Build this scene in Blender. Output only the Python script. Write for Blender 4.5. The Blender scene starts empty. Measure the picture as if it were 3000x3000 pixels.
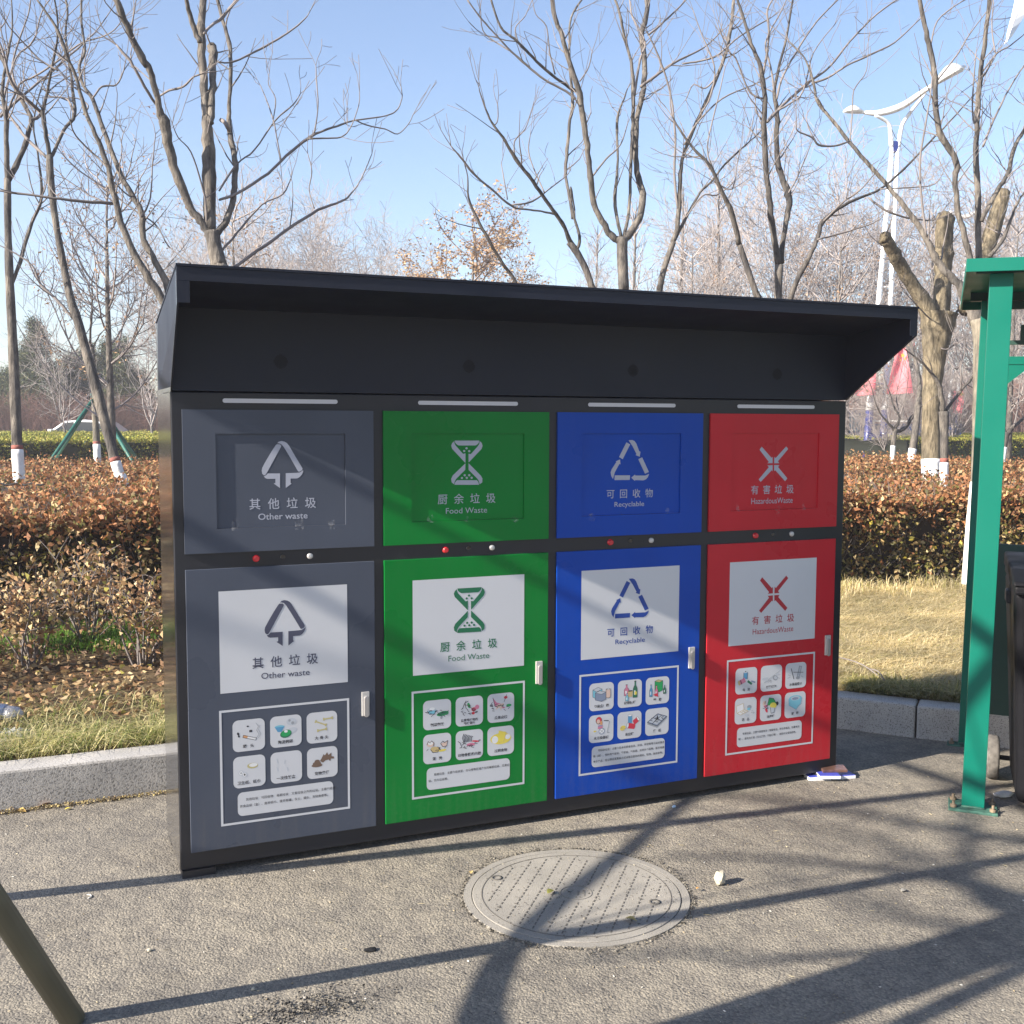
import bpy, bmesh, math, random
import numpy as np
from mathutils import Vector, Matrix, noise
random.seed(7)
S = bpy.context.scene
COL = S.collection

# ------------------------------------------------------------------ camera
CAM_LOC = Vector((-0.4874, -4.0839, 1.6888))
CF = Vector((0.39855591, 0.91355363, -0.08107373))     # view axis
CR = Vector((0.91667618, -0.39961632, 0.00340148))
CU = Vector((0.02929096, 0.07567404, 0.9967023))
cd = bpy.data.cameras.new('camera'); cam = bpy.data.objects.new('camera', cd); COL.objects.link(cam)
cam.matrix_world = Matrix(((CR.x, CU.x, -CF.x, CAM_LOC.x), (CR.y, CU.y, -CF.y, CAM_LOC.y), (CR.z, CU.z, -CF.z, CAM_LOC.z), (0, 0, 0, 1)))
cd.sensor_width = 36; cd.sensor_height = 36; cd.sensor_fit = 'HORIZONTAL'; cd.lens = 36 * 3200 / 3000
cd.clip_end = 3000; cd.clip_start = 0.05
S.camera = cam

# ------------------------------------------------------------------ sun, sky, exposure
EL = math.radians(27.5); AZ = math.radians(5.6)
to_sun = Vector((-math.cos(AZ) * math.cos(EL), -math.sin(AZ) * math.cos(EL), math.sin(EL)))
W = bpy.data.worlds.new('World'); S.world = W; W.use_nodes = True
nt = W.node_tree; bg = nt.nodes['Background']
sky = nt.nodes.new('ShaderNodeTexSky'); sky.sky_type = 'NISHITA'; sky.sun_disc = False
sky.sun_elevation = EL; sky.sun_rotation = math.atan2(to_sun.x, to_sun.y)
sky.air_density = 1.0; sky.dust_density = 0.6; sky.ozone_density = 1.6; sky.altitude = 50
tint = nt.nodes.new('ShaderNodeMix'); tint.data_type = 'RGBA'; tint.blend_type = 'MULTIPLY'; tint.inputs[0].default_value = 1; tint.inputs[7].default_value = (0.93, 0.93, 0.99, 1)
nt.links.new(sky.outputs[0], tint.inputs[6]); nt.links.new(tint.outputs[2], bg.inputs[0]); bg.inputs[1].default_value = 0.088
sd = bpy.data.lights.new('sun', 'SUN'); sd.energy = 4.9; sd.angle = math.radians(0.53); sd.color = (1.0, 0.915, 0.79)
so = bpy.data.objects.new('sun', sd); COL.objects.link(so)
so.rotation_euler = to_sun.to_track_quat('Z', 'Y').to_euler(); so.location = (-20, -5, 20)
S.view_settings.view_transform = 'Standard'; S.view_settings.look = 'None'
S.view_settings.exposure = 1.45; S.view_settings.gamma = 1; S.view_settings.use_curve_mapping = False
S.render.engine = 'CYCLES'

# ------------------------------------------------------------------ helpers
def at(px, py, d):            # a point seen at (px, py) of the 3000 px photo, d metres along the view axis
    return CAM_LOC + (CF + CR * ((px - 1500) / 3200) - CU * ((py - 1500) / 3200)) * d
def ground(px, py, z=0.0):
    r = CF + CR * ((px - 1500) / 3200) - CU * ((py - 1500) / 3200)
    return CAM_LOC + r * ((z - CAM_LOC.z) / r.z)

def tag(o, label=None, cat=None, group=None, kind=None):
    if label: o['label'] = label
    if cat: o['category'] = cat
    if group: o['group'] = group
    if kind: o['kind'] = kind
    return o
def empty(name, loc=(0, 0, 0), rz=0.0):
    o = bpy.data.objects.new(name, None); COL.objects.link(o); o.location = loc; o.rotation_euler = (0, 0, rz)
    o.empty_display_size = 0.1
    return o
def link(name, me, parent=None):
    o = bpy.data.objects.new(name, me); COL.objects.link(o)
    if parent is not None: o.parent = parent
    return o

class MB:
    def __init__(s): s.v = []; s.f = []; s.m = []; s.sm = []
    def add(s, vs, fs, mi=0, smooth=False):
        b = len(s.v); s.v += [tuple(v) for v in vs]
        for f in fs: s.f.append([b + i for i in f]); s.m.append(mi); s.sm.append(smooth)
    def box(s, x0, x1, y0, y1, z0, z1, mi=0, M=None):
        vs = [Vector((x, y, z)) for z in (z0, z1) for y in (y0, y1) for x in (x0, x1)]
        if M is not None: vs = [M @ v for v in vs]
        s.add(vs, [(0, 2, 3, 1), (4, 5, 7, 6), (0, 1, 5, 4), (2, 6, 7, 3), (0, 4, 6, 2), (1, 3, 7, 5)], mi)
    def prism_x(s, prof, x0, x1, mi=0):          # profile in (y, z)
        n = len(prof); vs = [(x0, y, z) for y, z in prof] + [(x1, y, z) for y, z in prof]
        s.add(vs, [list(range(n))[::-1], [n + i for i in range(n)]] + [(i, (i + 1) % n, n + (i + 1) % n, n + i) for i in range(n)], mi)
    def prism_y(s, prof, y0, y1, mi=0):          # profile in (x, z)
        n = len(prof); vs = [(x, y0, z) for x, z in prof] + [(x, y1, z) for x, z in prof]
        s.add(vs, [list(range(n)), [n + i for i in range(n)][::-1]] + [((i + 1) % n, i, n + i, n + (i + 1) % n) for i in range(n)], mi)
    def flat(s, prof, y, mi=0):                  # face looking to -y
        s.add([(x, y, z) for x, z in prof], [list(range(len(prof)))], mi)
    def lathe(s, prof, seg=16, M=None, mi=0, smooth=True):   # profile in (r, z)
        vs = []
        for r, z in prof:
            for k in range(seg):
                a = 2 * math.pi * k / seg; v = Vector((r * math.cos(a), r * math.sin(a), z)); vs.append(M @ v if M is not None else v)
        fs = []
        for i in range(len(prof) - 1):
            for k in range(seg): fs.append((i * seg + k, i * seg + (k + 1) % seg, (i + 1) * seg + (k + 1) % seg, (i + 1) * seg + k))
        s.add(vs, fs, mi, smooth)
        n = len(prof) - 1
        s.add([vs[k] for k in range(seg)], [list(range(seg))[::-1]], mi)
        s.add([vs[n * seg + k] for k in range(seg)], [list(range(seg))], mi)
    def tube(s, pts, rad, seg=6, mi=0, cap=True, smooth=True):
        n = len(pts)
        if n < 2: return
        ref = None; vs = []
        for i in range(n):
            t = (pts[min(i + 1, n - 1)] - pts[max(i - 1, 0)])
            if t.length < 1e-9: t = Vector((0, 0, 1))
            t.normalize()
            if ref is None: ref = Vector((1, 0, 0)) if abs(t.x) < 0.8 else Vector((0, 1, 0))
            u = (ref - t * ref.dot(t)).normalized(); ref = u; w = t.cross(u); r = rad[i]
            for k in range(seg):
                a = 2 * math.pi * k / seg; vs.append(pts[i] + u * (r * math.cos(a)) + w * (r * math.sin(a)))
        fs = [(i * seg + k, i * seg + (k + 1) % seg, (i + 1) * seg + (k + 1) % seg, (i + 1) * seg + k) for i in range(n - 1) for k in range(seg)]
        if cap: fs += [tuple(range(seg))[::-1], tuple((n - 1) * seg + k for k in range(seg))]
        s.add(vs, fs, mi, smooth)
    def build(s, name, mats, parent=None, bevel=0):
        me = bpy.data.meshes.new(name); me.from_pydata(s.v, [], s.f)
        if not isinstance(mats, (list, tuple)): mats = [mats]
        for m in mats: me.materials.append(m)
        me.polygons.foreach_set('material_index', s.m); me.polygons.foreach_set('use_smooth', s.sm)
        me.update()
        o = link(name, me, parent)
        if bevel:
            b = o.modifiers.new('bevel', 'BEVEL'); b.width = bevel; b.segments = 2; b.limit_method = 'ANGLE'
        return o

def quads(name, V, C, mat, parent=None):       # V (n,4,3), C (n,3): leaf sized faces with a colour each
    n = len(V); me = bpy.data.meshes.new(name)
    me.vertices.add(4 * n); me.vertices.foreach_set('co', V.reshape(-1).astype(np.float32))
    me.loops.add(4 * n); me.loops.foreach_set('vertex_index', np.arange(4 * n, dtype=np.int32))
    me.polygons.add(n); me.polygons.foreach_set('loop_start', np.arange(0, 4 * n, 4, dtype=np.int32))
    me.update(calc_edges=True)
    ca = me.color_attributes.new('Col', 'FLOAT_COLOR', 'POINT')
    c4 = np.ones((n, 4, 4), np.float32); c4[:, :, :3] = C[:, None, :]; ca.data.foreach_set('color', c4.reshape(-1))
    me.materials.append(mat); me.validate()
    return link(name, me, parent)
def rnd_leaves(P, size, rng, flat=0.0, fold=0.25, aspect=0.55):    # P (n,3) centres -> bent leaf quads
    n = len(P)
    a = rng.normal(size=(n, 3)); a[:, 2] *= (1 - flat); a /= np.linalg.norm(a, axis=1)[:, None]
    b = rng.normal(size=(n, 3)); b -= (b * a).sum(1)[:, None] * a; b /= np.linalg.norm(b, axis=1)[:, None]
    c = np.cross(a, b); s = (size * rng.uniform(0.5, 1.35, n))[:, None]
    V = np.empty((n, 4, 3)); V[:, 0] = P - a * s * .5; V[:, 2] = P + a * s * .5 - c * s * .08
    V[:, 1] = P + b * s * aspect * .5 + c * s * fold * .5; V[:, 3] = P - b * s * aspect * .5 + c * s * fold * .5
    return V
def pick(pal, n, rng, w=None, jit=0.2):
    pal = np.array(pal); i = rng.choice(len(pal), n, p=w); C = pal[i] * rng.uniform(1 - jit, 1 + jit, (n, 1))
    return C

# ------------------------------------------------------------------ materials
def new_mat(name):
    m = bpy.data.materials.new(name); m.use_nodes = True
    return m, m.node_tree, m.node_tree.nodes['Principled BSDF']
MATS = {}
def plain(name, col, rough=0.5, metal=0.0, coat=0.0, spec=0.5, var=0.0, vscale=8.0, bump=0.0, bscale=60.0):
    if name in MATS: return MATS[name]
    m, t, p = new_mat(name)
    p.inputs['Base Color'].default_value = (*col, 1); p.inputs['Roughness'].default_value = rough
    p.inputs['Metallic'].default_value = metal; p.inputs['Coat Weight'].default_value = coat; p.inputs['Coat Roughness'].default_value = 0.08
    p.inputs['Specular IOR Level'].default_value = spec
    N, L = t.nodes, t.links; tc = N.new('ShaderNodeTexCoord')
    if var:
        nz = N.new('ShaderNodeTexNoise'); nz.inputs['Scale'].default_value = vscale; nz.inputs['Detail'].default_value = 5
        L.new(tc.outputs['Object'], nz.inputs['Vector'])
        mr = N.new('ShaderNodeMapRange'); mr.inputs[1].default_value = 0.3; mr.inputs[2].default_value = 0.7; mr.inputs[3].default_value = 1 - var; mr.inputs[4].default_value = 1 + var
        mx = N.new('ShaderNodeVectorMath'); mx.operation = 'SCALE'; mx.inputs[0].default_value = col
        L.new(nz.outputs['Fac'], mr.inputs[0]); L.new(mr.outputs[0], mx.inputs['Scale']); L.new(mx.outputs[0], p.inputs['Base Color'])
        r2 = N.new('ShaderNodeMapRange'); r2.inputs[1].default_value = 0.3; r2.inputs[2].default_value = 0.75; r2.inputs[3].default_value = rough * 0.85; r2.inputs[4].default_value = min(1, rough * 1.35)
        L.new(nz.outputs['Fac'], r2.inputs[0]); L.new(r2.outputs[0], p.inputs['Roughness'])
    if bump:
        n2 = N.new('ShaderNodeTexNoise'); n2.inputs['Scale'].default_value = bscale; n2.inputs['Detail'].default_value = 4
        L.new(tc.outputs['Object'], n2.inputs['Vector'])
        b = N.new('ShaderNodeBump'); b.inputs['Strength'].default_value = bump; b.inputs['Distance'].default_value = 0.01
        L.new(n2.outputs['Fac'], b.inputs['Height']); L.new(b.outputs[0], p.inputs['Normal'])
    MATS[name] = m
    return m
def leafmat(name, rough=0.6, trans=0.25):
    m, t, p = new_mat(name); a = t.nodes.new('ShaderNodeVertexColor'); a.layer_name = 'Col'
    p.inputs['Roughness'].default_value = rough; p.inputs['Specular IOR Level'].default_value = 0.3
    t.links.new(a.outputs[0], p.inputs['Base Color'])
    tr = t.nodes.new('ShaderNodeBsdfTranslucent'); t.links.new(a.outputs[0], tr.inputs[0])
    mx = t.nodes.new('ShaderNodeMixShader'); mx.inputs[0].default_value = trans
    out = t.nodes['Material Output']; t.links.new(p.outputs[0], mx.inputs[1]); t.links.new(tr.outputs[0], mx.inputs[2]); t.links.new(mx.outputs[0], out.inputs[0])
    return m
def ramp(t, fac, stops):
    r = t.nodes.new('ShaderNodeValToRGB'); e = r.color_ramp.elements
    e[0].position, e[0].color = stops[0][0], (*stops[0][1], 1); e[1].position, e[1].color = stops[-1][0], (*stops[-1][1], 1)
    for pos, c in stops[1:-1]: x = e.new(pos); x.color = (*c, 1)
    t.links.new(fac, r.inputs[0]); return r.outputs[0]
def asphalt_mat():
    m, t, p = new_mat('asphalt'); N, L = t.nodes, t.links
    tc = N.new('ShaderNodeTexCoord'); P = tc.outputs['Object']
    vo = N.new('ShaderNodeTexVoronoi'); vo.inputs['Scale'].default_value = 118; vo.inputs['Randomness'].default_value = 1
    wob = N.new('ShaderNodeTexNoise'); wob.inputs['Scale'].default_value = 60; wob.inputs['Detail'].default_value = 3
    L.new(P, wob.inputs['Vector'])
    wa = N.new('ShaderNodeVectorMath'); wa.operation = 'SCALE'; wa.inputs['Scale'].default_value = 0.012; L.new(wob.outputs['Color'], wa.inputs[0])
    ws = N.new('ShaderNodeVectorMath'); ws.operation = 'ADD'; L.new(P, ws.inputs[0]); L.new(wa.outputs[0], ws.inputs[1]); L.new(ws.outputs[0], vo.inputs['Vector'])
    big = N.new('ShaderNodeTexNoise'); big.inputs['Scale'].default_value = 0.9; big.inputs['Detail'].default_value = 6; big.inputs['Roughness'].default_value = 0.6; L.new(P, big.inputs['Vector'])
    mid = N.new('ShaderNodeTexNoise'); mid.inputs['Scale'].default_value = 9; mid.inputs['Detail'].default_value = 6; L.new(P, mid.inputs['Vector'])
    fine = N.new('ShaderNodeTexNoise'); fine.inputs['Scale'].default_value = 260; fine.inputs['Detail'].default_value = 3; L.new(P, fine.inputs['Vector'])
    c1 = ramp(t, big.outputs['Fac'], [(0.3, (0.172, 0.157, 0.136)), (0.5, (0.225, 0.206, 0.177)), (0.7, (0.272, 0.247, 0.208))])
    c2 = ramp(t, vo.outputs['Color'], [(0.0, (0.68, 0.68, 0.69)), (0.5, (1.0, 0.99, 0.97)), (1.0, (1.34, 1.31, 1.24))])
    cr = ramp(t, vo.outputs['Distance'], [(0.0, (1.06, 1.06, 1.06)), (0.55, (0.97, 0.97, 0.97)), (0.9, (0.68, 0.68, 0.69))])
    cm = ramp(t, mid.outputs['Fac'], [(0.35, (0.82, 0.82, 0.84)), (0.6, (1.08, 1.07, 1.05))])
    def mul(a, b):
        x = N.new('ShaderNodeMix'); x.data_type = 'RGBA'; x.blend_type = 'MULTIPLY'; x.inputs[0].default_value = 1.0
        L.new(a, x.inputs[6]); L.new(b, x.inputs[7]); return x.outputs[2]
    st = N.new('ShaderNodeTexNoise'); st.inputs['Scale'].default_value = 2.6; st.inputs['Detail'].default_value = 9; st.inputs['Roughness'].default_value = .7; st.inputs['Distortion'].default_value = .8; L.new(P, st.inputs['Vector'])
    cs = ramp(t, st.outputs['Fac'], [(0.30, (0.78, 0.77, 0.76)), (0.42, (1, 1, 1)), (0.62, (1, 1, 1)), (0.72, (1.1, 1.08, 1.03))])
    L.new(mul(mul(mul(mul(c1, c2), cr), cm), cs), p.inputs['Base Color'])
    p.inputs['Roughness'].default_value = 0.85; p.inputs['Specular IOR Level'].default_value = 0.3
    b = N.new('ShaderNodeBump'); b.invert = True; b.inputs['Strength'].default_value = 0.7; b.inputs['Distance'].default_value = 0.0042; L.new(vo.outputs['Distance'], b.inputs['Height'])
    b2 = N.new('ShaderNodeBump'); b2.inputs['Strength'].default_value = 0.5; b2.inputs['Distance'].default_value = 0.02; L.new(mid.outputs['Fac'], b2.inputs['Height']); L.new(b.outputs[0], b2.inputs['Normal'])
    b3 = N.new('ShaderNodeBump'); b3.inputs['Strength'].default_value = 0.35; b3.inputs['Distance'].default_value = 0.003; L.new(fine.outputs['Fac'], b3.inputs['Height']); L.new(b2.outputs[0], b3.inputs['Normal'])
    L.new(b3.outputs[0], p.inputs['Normal'])
    return m
def concrete_mat(name, base, speck=0.5, scale=180):
    m, t, p = new_mat(name); N, L = t.nodes, t.links
    tc = N.new('ShaderNodeTexCoord'); P = tc.outputs['Object']
    a = N.new('ShaderNodeTexNoise'); a.inputs['Scale'].default_value = scale; a.inputs['Detail'].default_value = 2; L.new(P, a.inputs['Vector'])
    b = N.new('ShaderNodeTexNoise'); b.inputs['Scale'].default_value = 5; b.inputs['Detail'].default_value = 7; L.new(P, b.inputs['Vector'])
    dk = tuple(c * (1 - speck) for c in base)
    c1 = ramp(t, a.outputs['Fac'], [(0.34, dk), (0.45, base), (0.7, tuple(min(1, c * 1.12) for c in base))])
    c2 = ramp(t, b.outputs['Fac'], [(0.3, (0.8, 0.8, 0.8)), (0.65, (1.08, 1.07, 1.05))])
    x = N.new('ShaderNodeMix'); x.data_type = 'RGBA'; x.blend_type = 'MULTIPLY'; x.inputs[0].default_value = 1
    L.new(c1, x.inputs[6]); L.new(c2, x.inputs[7]); L.new(x.outputs[2], p.inputs['Base Color']); p.inputs['Roughness'].default_value = 0.9
    bb = N.new('ShaderNodeBump'); bb.inputs['Strength'].default_value = 0.4; bb.inputs['Distance'].default_value = 0.004; L.new(a.outputs['Fac'], bb.inputs['Height']); L.new(bb.outputs[0], p.inputs['Normal'])
    return m
def bark_mat(name, lo, hi, rough_scale=14, strength=0.6):
    m, t, p = new_mat(name); N, L = t.nodes, t.links
    tc = N.new('ShaderNodeTexCoord'); mp = N.new('ShaderNodeMapping'); mp.inputs['Scale'].default_value = (1, 1, 0.22); L.new(tc.outputs['Object'], mp.inputs[0])
    a = N.new('ShaderNodeTexNoise'); a.inputs['Scale'].default_value = rough_scale; a.inputs['Detail'].default_value = 8; a.inputs['Roughness'].default_value = 0.7; L.new(mp.outputs[0], a.inputs['Vector'])
    b = N.new('ShaderNodeTexNoise'); b.inputs['Scale'].default_value = 3.6; b.inputs['Detail'].default_value = 7; L.new(tc.outputs['Object'], b.inputs['Vector'])
    c = ramp(t, a.outputs['Fac'], [(0.32, lo), (0.62, hi)]); c2 = ramp(t, b.outputs['Fac'], [(0.36, (0.6, 0.61, 0.63)), (0.62, (1.15, 1.12, 1.06))])
    x = N.new('ShaderNodeMix'); x.data_type = 'RGBA'; x.blend_type = 'MULTIPLY'; x.inputs[0].default_value = 1
    L.new(c, x.inputs[6]); L.new(c2, x.inputs[7]); L.new(x.outputs[2], p.inputs['Base Color']); p.inputs['Roughness'].default_value = 0.9; p.inputs['Specular IOR Level'].default_value = 0.2
    bb = N.new('ShaderNodeBump'); bb.inputs['Strength'].default_value = strength; bb.inputs['Distance'].default_value = 0.03; L.new(a.outputs['Fac'], bb.inputs['Height']); L.new(bb.outputs[0], p.inputs['Normal'])
    return m
def soil_mat(name, stops, scale=14, bump=0.8):
    m, t, p = new_mat(name); N, L = t.nodes, t.links
    tc = N.new('ShaderNodeTexCoord')
    a = N.new('ShaderNodeTexNoise'); a.inputs['Scale'].default_value = scale; a.inputs['Detail'].default_value = 10; a.inputs['Roughness'].default_value = 0.75; L.new(tc.outputs['Object'], a.inputs['Vector'])
    L.new(ramp(t, a.outputs['Fac'], stops), p.inputs['Base Color']); p.inputs['Roughness'].default_value = 1; p.inputs['Specular IOR Level'].default_value = 0.1
    bb = N.new('ShaderNodeBump'); bb.inputs['Strength'].default_value = bump; bb.inputs['Distance'].default_value = 0.04; L.new(a.outputs['Fac'], bb.inputs['Height']); L.new(bb.outputs[0], p.inputs['Normal'])
    return m

M_asphalt = asphalt_mat()
M_kerb = concrete_mat('kerb_granite', (0.42, 0.405, 0.39), 0.55, 150)
M_cover = concrete_mat('cover_concrete', (0.29, 0.272, 0.245), 0.22, 240)
M_cover_mid = plain('cover_cast_mark', (0.2, 0.187, 0.168), 0.9)
M_cover_dark = plain('cover_dark_marks', (0.115, 0.106, 0.095), 0.95)  # darker tone for seam, rings, dashes and lifting holes
M_bark = bark_mat('bark_grey', (0.06, 0.054, 0.051), (0.235, 0.212, 0.19), 24, 1.2)
M_bark_dark = bark_mat('bark_dark', (0.045, 0.041, 0.04), (0.15, 0.135, 0.125), 20, 1.0)
M_bark_pale = bark_mat('bark_pale', (0.11, 0.1, 0.085), (0.25, 0.225, 0.185), 26, 0.5)
M_bark_tan = bark_mat('bark_furrowed', (0.08, 0.066, 0.045), (0.34, 0.285, 0.2), 24, 1.6)
M_twig = plain('twig_bark', (0.19, 0.165, 0.155), 0.85, var=0.3, vscale=2)
M_twig_far = plain('far_twig_hazed', (0.33, 0.29, 0.275), 0.9, var=0.25, vscale=0.3)  # paler than the near twigs: distance haze put into the colour
M_wash = plain('whitewash', (0.78, 0.78, 0.76), 0.9, var=0.08, vscale=20, bump=0.3, bscale=40)
M_leaf = leafmat('dry_leaf'); M_green = leafmat('evergreen_leaf', 0.55, 0.15); M_grass = leafmat('grass_blade', 0.6, 0.3)
M_soil = soil_mat('bed_soil', [(0.35, (0.05, 0.035, 0.025)), (0.5, (0.12, 0.085, 0.05)), (0.68, (0.24, 0.18, 0.105))], 22)
M_black = plain('black_powder_coat', (0.017, 0.0175, 0.023), 0.38, coat=0.0, spec=0.5, var=0.12, vscale=3)
M_canopy = plain('canopy_coat', (0.012, 0.015, 0.027), 0.45, spec=0.35, var=0.12, vscale=2, bump=0.15, bscale=2.5)
M_blackside = plain('black_gloss_side', (0.022, 0.022, 0.025), 0.2, coat=0.85, var=0.1, vscale=5)
PAINT = [plain('grey_panel_paint', (0.075, 0.087, 0.118), 0.28, coat=0.0, spec=0.22, var=0.09, vscale=2, bump=0.12, bscale=2.2),
         plain('green_panel_paint', (0.002, 0.19, 0.03), 0.28, coat=0.0, spec=0.22, var=0.09, vscale=2, bump=0.12, bscale=2.2),
         plain('blue_panel_paint', (0.004, 0.058, 0.38), 0.28, coat=0.0, spec=0.22, var=0.09, vscale=2, bump=0.12, bscale=2.2),
         plain('red_panel_paint', (0.52, 0.022, 0.034), 0.28, coat=0.0, spec=0.22, var=0.09, vscale=2, bump=0.12, bscale=2.2)]
def grime(m):          # road dust splashed low on the doors and thin wiped streaks
    t = m.node_tree; N, L = t.nodes, t.links; p = N['Principled BSDF']; src = p.inputs['Base Color'].links[0].from_socket
    tc = N.new('ShaderNodeTexCoord'); sx = N.new('ShaderNodeSeparateXYZ'); L.new(tc.outputs['Object'], sx.inputs[0])
    h = N.new('ShaderNodeMapRange'); h.inputs[1].default_value = .09; h.inputs[2].default_value = .34; h.inputs[3].default_value = .13; h.inputs[4].default_value = .012; L.new(sx.outputs['Z'], h.inputs[0])
    n = N.new('ShaderNodeTexNoise'); n.inputs['Scale'].default_value = 55; n.inputs['Detail'].default_value = 8; n.inputs['Roughness'].default_value = .75; L.new(tc.outputs['Object'], n.inputs[0])
    mp = N.new('ShaderNodeMapping'); mp.inputs['Scale'].default_value = (34, 34, 1.6); L.new(tc.outputs['Object'], mp.inputs[0]); n2 = N.new('ShaderNodeTexNoise'); n2.inputs['Scale'].default_value = 1; n2.inputs['Detail'].default_value = 4; L.new(mp.outputs[0], n2.inputs[0])
    r = N.new('ShaderNodeMapRange'); r.inputs[1].default_value = .5; r.inputs[2].default_value = .72; L.new(n.outputs[0], r.inputs[0]); r2 = N.new('ShaderNodeMapRange'); r2.inputs[1].default_value = .45; r2.inputs[2].default_value = .75; L.new(n2.outputs[0], r2.inputs[0])
    ad = N.new('ShaderNodeMath'); ad.operation = 'ADD'; L.new(r.outputs[0], ad.inputs[0]); L.new(r2.outputs[0], ad.inputs[1]); mu = N.new('ShaderNodeMath'); mu.operation = 'MULTIPLY'; mu.use_clamp = True; L.new(ad.outputs[0], mu.inputs[0]); L.new(h.outputs[0], mu.inputs[1])
    mx = N.new('ShaderNodeMix'); mx.data_type = 'RGBA'; L.new(mu.outputs[0], mx.inputs[0]); L.new(src, mx.inputs[6]); mx.inputs[7].default_value = (.2, .18, .15, 1); L.new(mx.outputs[2], p.inputs['Base Color'])
for m_ in PAINT: grime(m_)
INK = [plain('grey_ink', (0.07, 0.075, 0.12), 0.4), plain('green_ink', (0.012, 0.15, 0.07), 0.4), plain('blue_ink', (0.012, 0.055, 0.3), 0.4), plain('red_ink', (0.42, 0.02, 0.035), 0.4)]
M_vinyl = plain('white_vinyl', (0.6, 0.61, 0.64), 0.35, var=0.02, vscale=3)
M_print = plain('white_print', (0.42, 0.44, 0.52), 0.4)
M_ink = plain('black_ink', (0.02, 0.02, 0.03), 0.5)
M_strip = plain('light_strip_diffuser', (0.62, 0.62, 0.66), 0.3)
M_chrome = plain('satin_steel', (0.6, 0.58, 0.56), 0.45, metal=0.35)
M_redbtn = plain('red_button_plastic', (0.6, 0.03, 0.04), 0.25, coat=0.3)
M_rubber = plain('black_rubber', (0.02, 0.02, 0.02), 0.8, var=0.3, vscale=30)
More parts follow.
